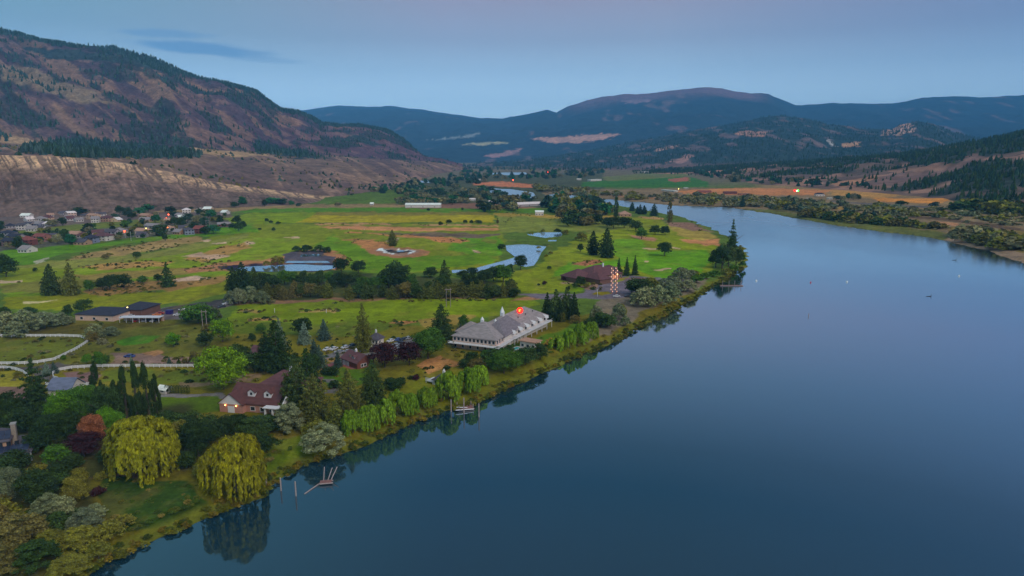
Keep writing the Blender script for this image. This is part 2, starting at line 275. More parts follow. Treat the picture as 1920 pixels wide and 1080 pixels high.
# (colour, softness px, edge noise px, polygon)
COV = [
 ((74,90,30),6,10,[(-500,640),(400,620),(1000,600),(1300,560),(1150,660),(800,820),(480,1000),(0,1120),(-600,1300)]),
 ((128,108,74),2,3,[(-500,385),(500,384),(700,382),(1000,385),(1010,392),(440,396),(300,402),(-500,420)]),
 ((96,84,80),3,4,[(-400,408),(0,402),(230,400),(430,396),(435,418),(240,414),(60,432),(0,440),(-400,450)]),
 ((92,104,40),2,3,[(-400,450),(0,440),(60,430),(150,420),(300,408),(310,418),(160,432),(60,446),(-400,470)]),
 ((84,84,72),2,4,[(-400,465),(0,448),(100,438),(230,425),(420,405),(450,420),(380,436),(240,446),(120,460),(0,472),(-400,490)]),
 ((58,112,14),1,1,[(435,398),(480,391),(760,389),(935,391),(1015,391),(1015,398),(920,398),(600,397)]),
 ((84,126,16),1,1.5,[(470,399),(592,398),(572,417),(440,421),(418,410)]),
 ((88,104,52),1,1,[(590,398),(905,398),(925,403),(586,404)]),
 ((112,132,20),1,1,[(586,404),(922,403),(928,417),(555,418)]),
 ((150,128,52),1,2,[(925,398),(1000,402),(1080,405),(1160,404),(1160,412),(1060,416),(940,420)]),
 ((110,120,45),2,3,[(930,404),(1060,410),(1200,410),(1250,420),(1150,440),(1050,432),(940,436)]),
 ((84,118,28),2,3,[(440,420),(930,418),(950,450),(930,495),(820,510),(690,512),(600,500),(480,505),(420,520),(0,560),(0,505),(130,495),(350,470)]),
 ((62,118,14),2,2,[(0,470),(60,465),(200,455),(400,430),(470,420),(490,436),(350,446),(230,458),(100,480),(60,496),(0,500)]),
 ((142,120,74),3,6,[(90,494),(180,472),(300,450),(375,442),(385,452),(280,470),(180,490)]),
 ((118,122,52),3,4,[(30,500),(100,488),(260,478),(350,460),(470,438),(460,446),(300,486),(130,505)]),
 ((84,126,26),2,3,[(170,500),(330,478),(480,446),(560,448),(560,470),(470,496),(340,500),(200,512),(30,520)]),
 ((156,122,66),2,4,[(140,503),(230,492),(325,489),(310,499),(210,506)]),
 ((150,118,64),2,5,[(340,488),(420,462),(470,450),(470,462),(430,478),(380,492)]),
 ((128,112,54),2,4,[(140,515),(300,505),(420,502),(430,508),(250,522),(160,524)]),
 ((74,118,14),2,2,[(60,545),(240,524),(420,508),(440,512),(330,527),(200,545),(90,556),(0,560),(0,545)]),
 ((70,122,14),2,2,[(620,440),(700,470),(800,480),(920,478),(935,492),(850,502),(740,512),(690,512),(640,490),(590,462)]),
 ((66,126,16),2,2,[(850,445),(935,442),(945,460),(938,480),(890,478),(840,470)]),
 ((176,124,82),1.5,2,[(598,425),(650,423),(800,427),(935,427),(938,431),(800,433),(640,431)]),
 ((166,130,88),1,2,[(775,420),(850,421),(935,421),(935,424),(820,424)]),
 ((160,124,84),1,2,[(590,419),(740,419),(745,421),(600,422)]),
 ((100,86,72),2,4,[(700,437),(830,436),(940,440),(900,446),(800,444)]),
 ((168,114,70),2,4,[(745,441),(830,443),(880,453),(845,456),(800,448),(650,436),(660,433)]),
 ((160,112,68),2,5,[(650,448),(700,450),(740,462),(800,470),(804,478),(760,482),(690,468)]),
 ((150,106,72),1.5,3,[(690,470),(715,463),(770,463),(800,474),(780,481),(735,481),(700,476)]),
 ((140,112,96),1.5,2,[(705,469),(735,464),(765,465),(785,472),(760,478),(730,477)]),
 ((150,106,72),2,4,[(345,506),(400,494),(470,490),(530,482),(560,468),(600,468),(640,474),(660,490),(640,505),(600,500),(430,508),(360,511)]),
 ((74,70,80),1,1,[(535,476),(555,470),(600,472),(622,480),(628,494),(530,494)]),
 ((38,38,56),1,1,[(400,501),(480,494),(622,494),(630,498),(628,506),(500,510),(430,508)]),
 ((205,205,210),.3,.1,[(708,468),(722,465),(744,474),(732,477)]),((205,205,210),.3,.1,[(748,464),(777,471),(770,475),(743,467)]),
 ((34,38,54),.3,.1,[(722,468),(752,466),(771,472),(738,475)]),
 ((146,128,110),1,2,[(722,453),(745,447),(742,456),(728,458)]),
 ((82,112,48),1.5,3,[(905,446),(935,450),(925,458),(900,454)]),
 # tree belt ground and lower fairway
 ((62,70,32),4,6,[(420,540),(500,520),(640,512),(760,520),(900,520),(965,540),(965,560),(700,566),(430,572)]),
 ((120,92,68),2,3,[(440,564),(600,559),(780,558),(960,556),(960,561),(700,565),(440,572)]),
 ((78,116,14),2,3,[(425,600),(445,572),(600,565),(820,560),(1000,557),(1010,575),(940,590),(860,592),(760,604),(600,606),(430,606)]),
 ((84,112,18),2,3,[(0,560),(120,552),(300,548),(430,528),(440,545),(340,570),(240,580),(140,584),(0,575)]),
 ((132,104,58),3,6,[(150,548),(240,527),(340,522),(430,520),(410,532),(300,546),(190,556)]),
 ((100,100,38),3,5,[(0,534),(130,520),(250,524),(130,545),(0,552)]),
 ((160,122,76),1,2,[(466,598),(490,595),(520,598),(500,602),(470,602)]),
 ((150,128,72),1,3,[(600,582),(640,580),(630,586),(560,584)]),
 ((140,120,60),1,3,[(440,584),(500,582),(480,588),(440,588)]),
 ((164,112,74),1.5,3,[(730,604),(765,601),(785,604),(760,609),(740,608)]),
 ((130,112,52),2,5,[(780,600),(860,592),(900,588),(860,605),(800,612)]),
 ((62,92,26),3,4,[(430,606),(600,606),(760,606),(700,628),(560,630),(430,622)]),
 ((56,100,26),3,4,[(880,648),(1000,640),(1130,580),(1220,560),(1240,566),(1150,610),(1080,630),(960,655)]),
 ((150,112,76),2,4,[(985,556),(1030,552),(1010,560),(960,566)]),
 # golf right of ponds
 ((88,124,24),2,3,[(1005,500),(1040,470),(1100,440),(1240,420),(1330,440),(1350,470),(1340,505),(1280,530),(1180,520),(1100,540),(1000,552),(960,545),(900,520)]),
 ((66,128,14),2,3,[(1060,490),(1110,495),(1180,480),(1240,470),(1330,470),(1340,490),(1310,512),(1240,522),(1170,500),(1100,510),(1030,520)]),
 ((76,136,26),1.5,2,[(1150,450),(1200,448),(1220,470),(1215,500),(1170,490),(1140,470)]),
 ((150,100,72),2,4,[(1090,492),(1120,485),(1130,490),(1100,500),(1065,495)]),
 ((158,116,88),1.5,2,[(1180,441),(1230,447),(1232,453),(1195,450)]),
 ((170,118,76),2,4,[(1275,449),(1345,447),(1350,460),(1320,460),(1280,453)]),
 ((148,132,60),3,4,[(1250,425),(1310,428),(1345,445),(1320,452),(1280,445)]),
 ((124,96,82),2,4,[(1250,415),(1300,418),(1335,434),(1300,432),(1255,424)]),
 ((86,120,20),1.5,2,[(1160,405),(1240,410),(1250,422),(1180,420)]),
 ((168,134,84),1,2,[(1200,406),(1240,408),(1250,412),(1210,411)]),
 ((106,98,84),3,5,[(1130,555),(1210,525),(1330,520),(1270,565),(1200,600),(1100,640),(1100,600)]),
 ((74,86,34),3,5,[(1120,640),(1200,585),(1300,545),(1390,500),(1400,490),(1340,540),(1260,590),(1160,645)]),
 # clubhouse car park and road
 ((104,98,110),1,1,[(1120,518),(1235,518),(1250,530),(1190,545),(1175,560),(1060,561),(1030,560),(960,552),(985,550),(1050,549),(1090,548),(1120,535)]),
 ((122,116,124),1,1,[(1225,520),(1290,518),(1300,526),(1240,532)]),
 ((96,112,26),1,2,[(1110,552),(1142,547),(1145,551),(1116,557)]),
 ((120,134,30),1,2,[(1156,524),(1180,520),(1170,526),(1155,528)]),
 ((78,128,20),1,1.5,[(1055,545),(1110,532),(1120,542),(1080,545)]),
 ((140,112,94),1,3,[(1085,538),(1128,530),(1122,545),(1105,546)]),
 ((150,130,110),1,1.5,[(1055,532),(1095,527),(1100,530),(1060,534)]),
 # maintenance yard
 ((96,88,90),1,1,[(225,590),(290,582),(365,570),(440,560),(445,568),(360,592),(345,604),(220,604)]),
 ((60,58,62),.8,1,[(285,584),(350,572),(440,556),(446,562),(410,576),(350,585)]),
 # lower left
 ((90,92,30),2,4,[(-300,600),(130,600),(400,600),(400,660),(200,690),(-300,690)]),
 ((76,72,24),2,4,[(-300,630),(240,607),(340,612),(160,624),(-300,640)]),
 ((48,104,22),3,3,[(220,640),(265,630),(300,632),(280,642),(240,646)]),
 ((90,98,28),2,3,[(-300,636),(150,636),(162,642),(100,668),(0,682),(-300,684)]),
 ((114,94,86),1.5,3,[(205,662),(225,661),(290,664),(375,668),(390,676),(370,685),(280,684),(200,686),(208,672)]),
 ((150,110,76),1.5,3,[(255,662),(290,659),(310,663),(290,668),(262,668)]),
 ((80,76,74),.8,1,[(-300,687),(60,687),(110,680),(130,684),(180,688),(105,693),(92,700),(100,712),(130,728),(200,724),(200,730),(120,735),(90,712),(60,700),(30,693),(-300,690)]),
 ((126,122,34),2,4,[(-300,696),(30,698),(50,706),(50,722),(-20,730),(-300,735)]),
 ((108,86,78),2,3,[(-300,728),(50,722),(90,735),(60,755),(0,760),(-300,770)]),
 ((110,86,82),1.5,2,[(112,698),(180,693),(200,700),(180,718),(140,716)]),
 ((84,96,24),2,3,[(200,692),(385,692),(390,715),(300,718),(200,715)]),
 ((120,102,76),2,3,[(340,714),(400,716),(450,706),(490,700),(480,716),(400,724),(345,724)]),
 ((106,104,108),.8,1,[(295,738),(330,737),(380,740),(412,742),(418,752),(400,752),(380,745),(300,743)]),
 ((56,92,18),3,4,[(300,744),(400,748),(420,770),(330,790),(280,780)]),
 ((66,104,16),3,4,[(500,830),(560,815),(640,840),(580,868),(510,888),(470,870)]),
 ((124,74,76),.8,.8,[(596,690),(600,684),(630,676),(665,684),(672,692),(640,686),(600,695)]),
 ((50,90,18),2,3,[(600,694),(640,688),(700,692),(690,720),(650,730),(610,730)]),
 ((92,92,92),.8,.8,[(604,710),(630,710),(640,722),(630,738),(600,742),(595,735),(615,733),(622,722),(608,716)]),
 ((90,90,94),1,1,[(600,668),(640,655),(700,650),(790,632),(800,640),(770,660),(700,672),(620,680)]),
 ((152,110,66),2,4,[(800,680),(830,668),(872,680),(830,690),(805,700),(780,690)]),
 ((150,112,66),2,3,[(610,672),(636,668),(636,674),(616,678)]),
 ((70,92,24),3,4,[(660,760),(760,720),(870,690),(1000,670),(1110,640),(1160,620),(1000,700),(880,745),(760,790),(680,815)]),
 ((98,76,58),3,5,[(130,870),(250,870),(300,885),(240,905),(160,900)]),
 ((46,70,18),4,5,[(180,900),(350,905),(400,930),(380,960),(250,990),(200,1000)]),
 ((58,62,26),14,14,[(-300,780),(350,760),(400,860),(160,900),(200,1000),(100,1090),(-300,1200)]),  # broad soft patch puts the lower left shade into the ground colour
 # sand bunkers
 ((170,142,118),.7,1.5,[(337,482),(375,474),(400,478),(430,480),(408,487),(372,486)]),
 ((176,150,130),.7,1.5,[(325,525),(358,520),(397,522),(380,526),(350,529),(330,528)]),
 ((170,160,120),.6,1,[(40,566),(60,563),(108,564),(90,567),(62,568)]),((160,140,118),.6,1,[(-10,528),(42,526),(44,529),(-10,532)]),
 ((176,152,126),.6,1,[(400,455),(425,453),(425,458),(403,458)]),((176,152,126),.6,1,[(460,452),(482,452),(480,457),(462,457)]),((176,152,126),.6,1,[(536,443),(562,443),(560,447),(545,447)]),((176,152,126),.6,1,[(372,451),(398,449),(390,453),(375,454)]),
 ((176,150,126),.6,1,[(1208,464),(1232,464),(1230,468),(1210,467)]),((176,150,126),.6,1,[(1204,490),(1218,490),(1217,493),(1205,493)]),((176,150,126),.6,1,[(1226,506),(1256,504),(1256,507),(1228,508)]),((176,150,126),.6,1,[(1262,464),(1276,465),(1276,467),(1263,467)]),((176,150,126),.6,1,[(886,467),(903,473),(898,475),(888,471)]),
 ((150,150,130),.5,1,[(60,493),(92,482),(94,484),(66,495)]),
 # far valley
 ((70,76,54),3,4,[(752,384),(790,345),(880,328),(1000,326),(1130,322),(1140,372),(1010,388),(900,388),(760,383)]),
 ((172,108,72),1,1.5,[(885,343),(940,340),(1005,346),(1000,352),(950,350),(890,347)]),
 ((118,88,72),1,2,[(760,384),(900,380),(1020,390),(900,391),(760,390)]),
 ((40,96,44),1,1,[(1090,342),(1180,335),(1250,328),(1300,333),(1330,343),(1330,350),(1200,352),(1090,350)]),
 ((96,104,58),1,1.5,[(1130,332),(1240,322),(1310,328),(1240,334),(1140,340)]),
 ((150,92,72),1,1,[(1252,336),(1290,332),(1292,340),(1260,341)]),
 ((118,102,76),2,3,[(1010,352),(1130,355),(1330,352),(1500,362),(1920,400),(2600,470),(2600,640),(1920,494),(1850,474),(1700,443),(1440,403),(1260,390),(1130,374),(1020,364)]),
 ((138,100,64),2,3,[(1150,366),(1240,370),(1240,374),(1150,369)]),
 ((172,116,72),1.5,2,[(1270,357),(1400,352),(1560,356),(1540,366),(1400,366),(1280,363)]),
 ((160,122,66),1.5,2,[(1560,350),(1700,362),(1660,372),(1560,368)]),
 ((182,124,58),1,1.5,[(1630,371),(1770,374),(1780,381),(1750,386),(1650,380)]),
 ((150,120,56),1,1.5,[(1560,388),(1640,392),(1640,398),(1560,393)]),
 ((86,84,84),.7,.7,[(1560,377),(1700,388),(1920,404),(2600,450),(2600,458),(1920,409),(1700,391),(1560,379)]),
 ((84,68,52),.8,1.5,[(1640,403),(1760,413),(1920,434),(1920,441),(1760,418),(1640,407)]),
 ((166,122,90),1,3,[(1740,418),(1800,424),(1790,430),(1740,425)]),
 ((112,98,50),3,4,[(1780,430),(1920,440),(2400,500),(2400,600),(1920,485),(1850,462),(1780,440)]),
 ((88,94,44),1.5,2,[(1330,388),(1440,393),(1560,410),(1700,428),(1800,444),(1780,450),(1700,438),(1560,420),(1440,400),(1330,391)]),
 ((74,72,40),2,3,[(1440,388),(1600,400),(1750,425),(1700,426),(1560,408),(1440,394)]),
 ((128,110,92),1.5,2,[(1770,440),(1850,458),(1930,480),(1930,494),(1850,472),(1770,448)]),
]
def cover(x, y, base, covs, z=2.0, warpw=None, px=None, py=None):
    if px is None:
        s = np.maximum(y, 100)/350.
        wx = (fbm(x/14, y/14, 3, 5)-.5)*6*np.sqrt(s); wy = (fbm(x/14, y/22, 3, 9)-.5)*14*s
        px, py = proj(x+wx, y+wy, z)
    col = np.array(base, float)
    n1 = fbm(x/9, y/14, 3, 31)-.5
    for c, soft, brk, poly in covs:
        if c[1] > c[0]*1.15 and c[1] > 85: c = (c[0]*1.3, c[1]*1.03, c[2]*.7)
        xs = [p[0] for p in poly]; ys = [p[1] for p in poly]; m = soft+brk*2
        sel = np.nonzero((px > min(xs)-m) & (px < max(xs)+m) & (py > min(ys)-m) & (py < max(ys)+m))[0]
        if not len(sel): continue
        sd = sdpoly(px[sel], py[sel]*2.2, [(a, b*2.2) for a, b in poly])
        w = sstep(-soft, soft, sd+n1[sel]*brk*2.5)[:, None]
        col[sel] = col[sel]*(1-w)+np.array(A(*c))*w
    return col
def build_ground():
    pys = np.concatenate([np.arange(1400, 1085, -9), np.arange(1085, 600, -1.7), np.arange(600, 330, -1.15), np.arange(330, 297, -.7), [296, 295, 294.2, 293.6]])
    Ys = np.array([gY(p, 0) for p in pys]); U = np.linspace(-1.0, 1.0, 1000)
    UU, YY = np.meshgrid(U, Ys); X = (UU*YY).ravel(); Y = YY.ravel()
    # shoreline wobble
    amp = np.clip(Y/300, .6, 5)
    wx = X+(fbm(X/16, Y/16, 4, 71)-.5)*7*amp; wy = Y+(fbm(X/16+50, Y/16, 4, 72)-.5)*7*amp
    sd = sdpoly(wx, wy, W(RIVER, 0.))
    for r in (RIVER2, RIVER3, RIVER4):
        sel = np.nonzero(Y > 1000)[0]; s2 = sdpoly(X[sel], Y[sel], W(r, 0.)); sd[sel] = np.maximum(sd[sel], s2)
    Z = 2*sstep(-1, 12, -sd)*1.0+(-3)*sstep(0, 10, sd)
    Z += (fbm(X/60, Y/60, 3, 3)-.5)*.9*sstep(4, 30, -sd)
    # right bank rises into an embankment
    ppx, ppy = proj(X, Y, 2.0)
    emb = sstep(1500, 1750, ppx)*sstep(-5, -60, sd)*0+sstep(1500, 1800, ppx)*sstep(8, 60, -sd)*(Y < 1400)
    Z += 4*emb
    for i, p in enumerate(PONDS):
        s = sdpoly(X, Y, W(p, 1.2)); Z = np.where(s > -6, Z-2.2*sstep(-4, 3, s), Z)
    base = np.tile(np.array(A(*GRASS)), (len(X), 1))
    far = sstep(1600, 2600, Y)[:, None]; base = base*(1-far)+np.array(A(98,92,72))*far
    right = (sstep(1405, 1440, ppx)*(Y > 500))[:, None]; base = base*(1-right)+np.array(A(128,108,74))*right
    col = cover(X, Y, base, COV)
    # grass tone varies over tens of metres, dry scuffs, mowing lines
    v = fbm(X/35, Y/45, 4, 11); d = fbm(X/9, Y/18, 4, 13)
    col *= (.74+.52*v)[:, None]
    dry = sstep(.58, .74, d)[:, None]*.2*(Y < 1300)[:, None]
    col = col*(1-dry)+np.array(A(134,112,60))*dry
    dark = sstep(.60, .72, fbm(X/5, Y/9, 3, 19))[:, None]*.22; col *= 1-dark
    mow = (np.sign(np.sin((Y+.12*X)/11))*.045)*(Y > 380)*(Y < 1250)*(col[:, 1] > col[:, 0]*1.25); col *= (1+mow)[:, None]
    # reed fringe of the near shore
    nd = -sd; w = sstep(6.5, 2, nd)*sstep(-1.5, .5, nd)*(ppx < 1405)*(Y < 700)
    w = (w*(.55+.9*fbm(X/4, Y/4, 3, 41))).clip(0, 1)[:, None]
    col = col*(1-w)+np.array(A(92,98,28))*w
    mud = sstep(.2, -1.5, nd)[:, None]; col = col*(1-mud)+np.array((.03,.035,.02))*mud
    nr, nc = len(Ys), len(U); idx = np.arange(nr*nc).reshape(nr, nc)
    Q = np.stack([idx[:-1,:-1], idx[:-1,1:], idx[1:,1:], idx[1:,:-1]], -1).reshape(-1, 4)
    keep = (sd < 60)[Q].any(1); Q = Q[keep]   # river bed far from shore is left out
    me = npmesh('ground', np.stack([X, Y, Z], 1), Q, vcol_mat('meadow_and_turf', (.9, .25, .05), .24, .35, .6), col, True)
    struct(link('ground', me))
    return X, Y, Z
GX, GYY, GZ = build_ground()

# ------------------------------------------------------------------ water
def water_mat():
    m = bpy.data.materials.new('river_surface'); m.use_nodes = True; nt = m.node_tree; b = nt.nodes['Principled BSDF']
    b.inputs['Base Color'].default_value = (.008, .036, .056, 1); b.inputs['Roughness'].default_value = .03; b.inputs['IOR'].default_value = 1.5
    g = nt.nodes.new('ShaderNodeNewGeometry')
    bp = nt.nodes.new('ShaderNodeBump'); bp.inputs['Strength'].default_value = .12; bp.inputs['Distance'].default_value = .12
    n = nt.nodes.new('ShaderNodeTexNoise'); n.inputs['Scale'].default_value = .55; n.inputs['Detail'].default_value = 4
    mp = nt.nodes.new('ShaderNodeMapping'); mp.inputs['Scale'].default_value = (1, .55, 1)
    nt.links.new(g.outputs['Position'], mp.inputs[0]); nt.links.new(mp.outputs[0], n.inputs['Vector'])
    # smooth slicks and slightly rippled water in large patches
    n2 = nt.nodes.new('ShaderNodeTexNoise'); n2.inputs['Scale'].default_value = .006; n2.inputs['Detail'].default_value = 3
    mp2 = nt.nodes.new('ShaderNodeMapping'); mp2.inputs['Scale'].default_value = (1, .35, 1); mp2.inputs['Rotation'].default_value = (0, 0, .5)
    nt.links.new(g.outputs['Position'], mp2.inputs[0]); nt.links.new(mp2.outputs[0], n2.inputs['Vector'])
    r = nt.nodes.new('ShaderNodeMapRange'); r.inputs['From Min'].default_value = .45; r.inputs['From Max'].default_value = .7; r.inputs['To Min'].default_value = .03; r.inputs['To Max'].default_value = .5
    nt.links.new(n2.outputs[0], r.inputs[0]); nt.links.new(r.outputs[0], bp.inputs['Strength'])
    nt.links.new(n.outputs[0], bp.inputs['Height']); nt.links.new(bp.outputs[0], b.inputs['Normal'])
    sy = nt.nodes.new('ShaderNodeSeparateXYZ'); nt.links.new(g.outputs['Position'], sy.inputs[0])
    rr = nt.nodes.new('ShaderNodeMapRange'); rr.inputs['From Min'].default_value = 420; rr.inputs['From Max'].default_value = 1000; rr.inputs['To Min'].default_value = .03; rr.inputs['To Max'].default_value = .3   # faster, rippled water upstream
    nt.links.new(sy.outputs['Y'], rr.inputs[0])
    ad = nt.nodes.new('ShaderNodeMath'); ad.operation = 'MULTIPLY_ADD'; ad.inputs[1].default_value = .42; nt.links.new(n2.outputs[0], ad.inputs[0]); ad2 = nt.nodes.new('ShaderNodeMath'); ad2.operation = 'ADD'; ad2.inputs[1].default_value = -.20
    nt.links.new(rr.outputs[0], ad.inputs[2]); nt.links.new(ad.outputs[0], ad2.inputs[0]); mxr = nt.nodes.new('ShaderNodeMath'); mxr.operation = 'MAXIMUM'; mxr.inputs[1].default_value = .025; nt.links.new(ad2.outputs[0], mxr.inputs[0]); nt.links.new(mxr.outputs[0], b.inputs['Roughness'])
    gl = nt.nodes.new('ShaderNodeBsdfGlossy'); gl.inputs['Color'].default_value = (.84, .96, 1, 1); nt.links.new(mxr.outputs[0], gl.inputs['Roughness']); nt.links.new(bp.outputs[0], gl.inputs['Normal'])
    lw = nt.nodes.new('ShaderNodeLayerWeight'); lw.inputs['Blend'].default_value = .5
    rp = nt.nodes.new('ShaderNodeValToRGB'); el = rp.color_ramp.elements; el[0].position = .40; el[0].color = (.03,)*3+(1,); el[1].position = .93; el[1].color = (.9,)*3+(1,)
    e_ = el.new(.60); e_.color = (.18,)*3+(1,); e_ = el.new(.78); e_.color = (.66,)*3+(1,)
    nt.links.new(lw.outputs['Facing'], rp.inputs[0])
    ms = nt.nodes.new('ShaderNodeMixShader'); nt.links.new(rp.outputs[0], ms.inputs[0]); nt.links.new(b.outputs[0], ms.inputs[1]); nt.links.new(gl.outputs[0], ms.inputs[2]); nt.links.new(ms.outputs[0], nt.nodes['Material Output'].inputs['Surface'])
    return m
M_WATER = water_mat(); M_POND = M_WATER.copy(); M_POND.name = 'pond_surface'; M_POND.node_tree.nodes['Principled BSDF'].inputs['Base Color'].default_value = (.15, .17, .2, 1)
wv = [(-700,60,0),(1400,60,0),(3500,5200,0),(-3500,5200,0)]
struct(link('river_water', npmesh('river_water', wv, [[0,1,2,3]], M_WATER)))
for i, p in enumerate(PONDS):
    w = [Vector((a, b, 0)) for a, b in W(p, 1.2)]; c = sum(w, Vector())/len(w)
    mb = MB(); vs = [(c+(v-c)*1.04) for v in w]
    mb.add([(v.x, v.y, 1.0) for v in vs], [tuple(range(len(vs)))])
    struct(mb.build('pond_water', M_POND))

# ------------------------------------------------------------------ hills
def curve(pts, px): return np.interp(px, [p[0] for p in pts], [p[1] for p in pts])
def build_hill(name, px0, px1, npx, curves, nrows, noise_fn, base_fn, covs, material, z_sub=0):
    """curves: list of (row_py pts, row_depth pts) front to back in depth"""
    PX = np.linspace(px0, px1, npx); cs = []
    for pyp, dp in curves:
        d = curve(dp, PX); py = curve(pyp, PX)
        cy = (540-py)/F; t = d/(CP+cy*SP); z = CAM_H+(-SP+cy*CP)*t
        cs.append((d, z))
    u = (PX-960)/F/CP
    rows_d = []; rows_z = []; env = []; seg = []
    for k in range(len(cs)-1):
        n = nrows[k]
        for j in range(n):
            t = j/n; rows_d.append(cs[k][0]*(1-t)+cs[k+1][0]*t); rows_z.append(cs[k][1]*(1-t)+cs[k+1][1]*t)
            env.append(np.full(npx, k+t))
    rows_d.append(cs[-1][0]); rows_z.append(cs[-1][1]); env.append(np.full(npx, float(len(cs)-1)))
    D = np.array(rows_d); Z = np.array(rows_z); E = np.array(env); Xx = D*u[None, :]
    Z = Z+noise_fn(Xx, D, E, Z)
    X = Xx.ravel(); Y = D.ravel(); Zf = Z.ravel(); px, py = proj(X, Y, Zf)
    gy, gx = np.gradient(Z); 
    base = base_fn(X, Y, Zf, E.ravel(), px, py)
    wx = (fbm(X/60, Y/60, 4, 5)-.5)*26; wy = (fbm(X/60, Y/60, 4, 6)-.5)*14
    col = cover(X/6, Y/6, base, covs, px=px+wx*.5, py=py+wy*.5)
    nr, nc = D.shape; idx = np.arange(nr*nc).reshape(nr, nc)
    Q = np.stack([idx[:-1,:-1], idx[:-1,1:], idx[1:,1:], idx[1:,:-1]], -1).reshape(-1, 4)
    me = npmesh(name, np.stack([X, Y, Zf], 1), Q, material, col, True)
    struct(link(name, me))
    return X, Y, Zf, E.ravel(), px, py, col
ROCK = vcol_mat('rock_and_sagebrush', (.09, .02), .4, 7, .035)
WOODS = vcol_mat('wooded_slope', (.03, .008), .35, 6, .02)
def mixc(a, b, w): return a*(1-w[:, None])+np.array(b)*w[:, None]
def full(c, n): return np.tile(np.array(c, float), (n, 1))
# left valley side: clay bench, terrace, rocky mountain
gd = lambda pts: [(a, gY(b)) for a, b in pts]
lb = [(-500,408),(0,406),(200,400),(400,390),(560,386),(745,385),(760,373),(800,350),(872,324),(890,321)]
lc = [(-500,292),(0,290),(150,294),(260,306),(360,328),(440,347),(560,364),(650,374),(745,384.5),(760,372.5),(800,349.5),(872,323.5),(890,321)]
l0d = gd(lb); l1d = [(a, gY(b)*1.2) for a, b in lb]
def gully(X, Y, E): return ridged((1280*X/Y+42*E)/6+3.2*fbm(X/60, Y/60, 3, 4), E*2.2, 3, 7)*(.82+.3*fbm(X/25, Y/40, 3, 14))
def spur(X, Y, E): return (1280*X/Y+300*(E-3))*2.2, (E-3)*1500+X*.15
def left_noise(X, Y, E, Z):
    e1 = np.clip(np.sin(np.clip(E, 0, 1)*math.pi), 0, 1)*(E < 1)
    gul = gully(X, Y, E)-.62
    z = gul*10*e1*np.clip(Z/50, 0, 1)
    e2 = (E >= 1)*(E < 2)*np.sin(np.clip(E-1, 0, 1)*math.pi)
    z += e2*((ridged((1280*X/Y+90*E)/34, E*1.2, 4, 17)-.6)*22)*sstep(-100, -400, X)
    e3 = np.clip((E-3)*3, 0, 1)*np.clip((4.0-E)*6, 0.0, 1)*(E >= 3)
    a, b = spur(X, Y, E)
    z += e3*((ridged(a/420, b/1100, 5, 23)-.6)*165+(ridged(a/120, b/300, 4, 29)-.55)*60+(ridged(a/40, b/70, 3, 39)-.55)*16)
    z += np.clip(1-abs(E-4)*8, 0, 1)*(fbm(X/90, Y/90, 3, 3)-.5)*26
    return z
def left_base(X, Y, Z, E, px, py):
    n = len(X); c = full(A(92,74,70), n)
    # clay bench
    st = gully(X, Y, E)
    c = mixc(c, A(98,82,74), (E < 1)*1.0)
    band = (E < 1.02)*sstep(.62, .9, E+.12*(fbm(X/30, Y/80, 3, 2)-.5)); c = mixc(c, A(178,150,118), band*sstep(.52, .66, st)*.95+band*.2); c = mixc(c, A(50,42,42), (E < 1)*sstep(.54, .42, st)*.28)  # last mix darkens the gullies, painting their shade into the clay colour
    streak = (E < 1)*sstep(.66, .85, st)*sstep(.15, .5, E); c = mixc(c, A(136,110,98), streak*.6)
    sp = fbm(X/7, Y/12, 2, 51); c = mixc(c, A(62,58,50), (E < 2.9)*sstep(.55, .7, sp)*.5)
    t = (E >= 1)*(E < 3); c = mixc(c, A(108,90,76), t*sstep(.4, .7, fbm(X/140, Y/300, 4, 61))*.9)
    st2 = ridged((1280*X/Y+90*E)/34, E*1.2, 4, 17); c = mixc(c, A(148,120,100), t*sstep(.72, .85, st2)*.5)
    # mountain
    m = (E >= 3)
    a, b = spur(X, Y, E)
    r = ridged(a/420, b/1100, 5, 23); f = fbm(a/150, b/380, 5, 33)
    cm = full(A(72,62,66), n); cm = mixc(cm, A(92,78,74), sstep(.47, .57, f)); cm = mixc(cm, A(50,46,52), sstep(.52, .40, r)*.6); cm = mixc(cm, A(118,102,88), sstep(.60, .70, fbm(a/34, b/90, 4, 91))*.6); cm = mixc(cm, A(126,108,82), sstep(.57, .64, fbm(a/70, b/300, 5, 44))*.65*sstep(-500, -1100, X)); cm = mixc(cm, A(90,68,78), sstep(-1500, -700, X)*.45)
    cm = mixc(cm, A(44,52,48), sstep(.50, .58, fbm(a/90, b/160, 5, 37))*.85)
    cm = mixc(cm, A(34,46,44), sstep(3.82, 3.95, E+.25*(fbm(X/160, Y/160, 3, 5)-.5))*.85)
    cm = cm*np.array([.92, .80, .86])
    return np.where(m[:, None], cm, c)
COVL = [((112,98,80),8,16,[(0,122),(60,128),(220,195),(140,190),(0,145)]),
        ((142,120,92),2,4,[(0,248),(60,262),(120,280),(0,268)]),((148,124,92),2,3,[(350,277),(420,282),(520,290),(440,294),(380,290)]),
        ((40,52,46),4,8,[(60,278),(130,258),(270,268),(380,288),(370,296),(250,294),(120,294)]),
        ((44,54,52),3,8,[(40,88),(140,95),(250,105),(330,130),(300,132),(200,115),(90,112)]),((40,50,50),3,6,[(480,258),(530,280),(620,297),(560,298),(480,284)]),((44,54,52),3,6,[(640,242),(700,262),(720,275),(680,270)])]
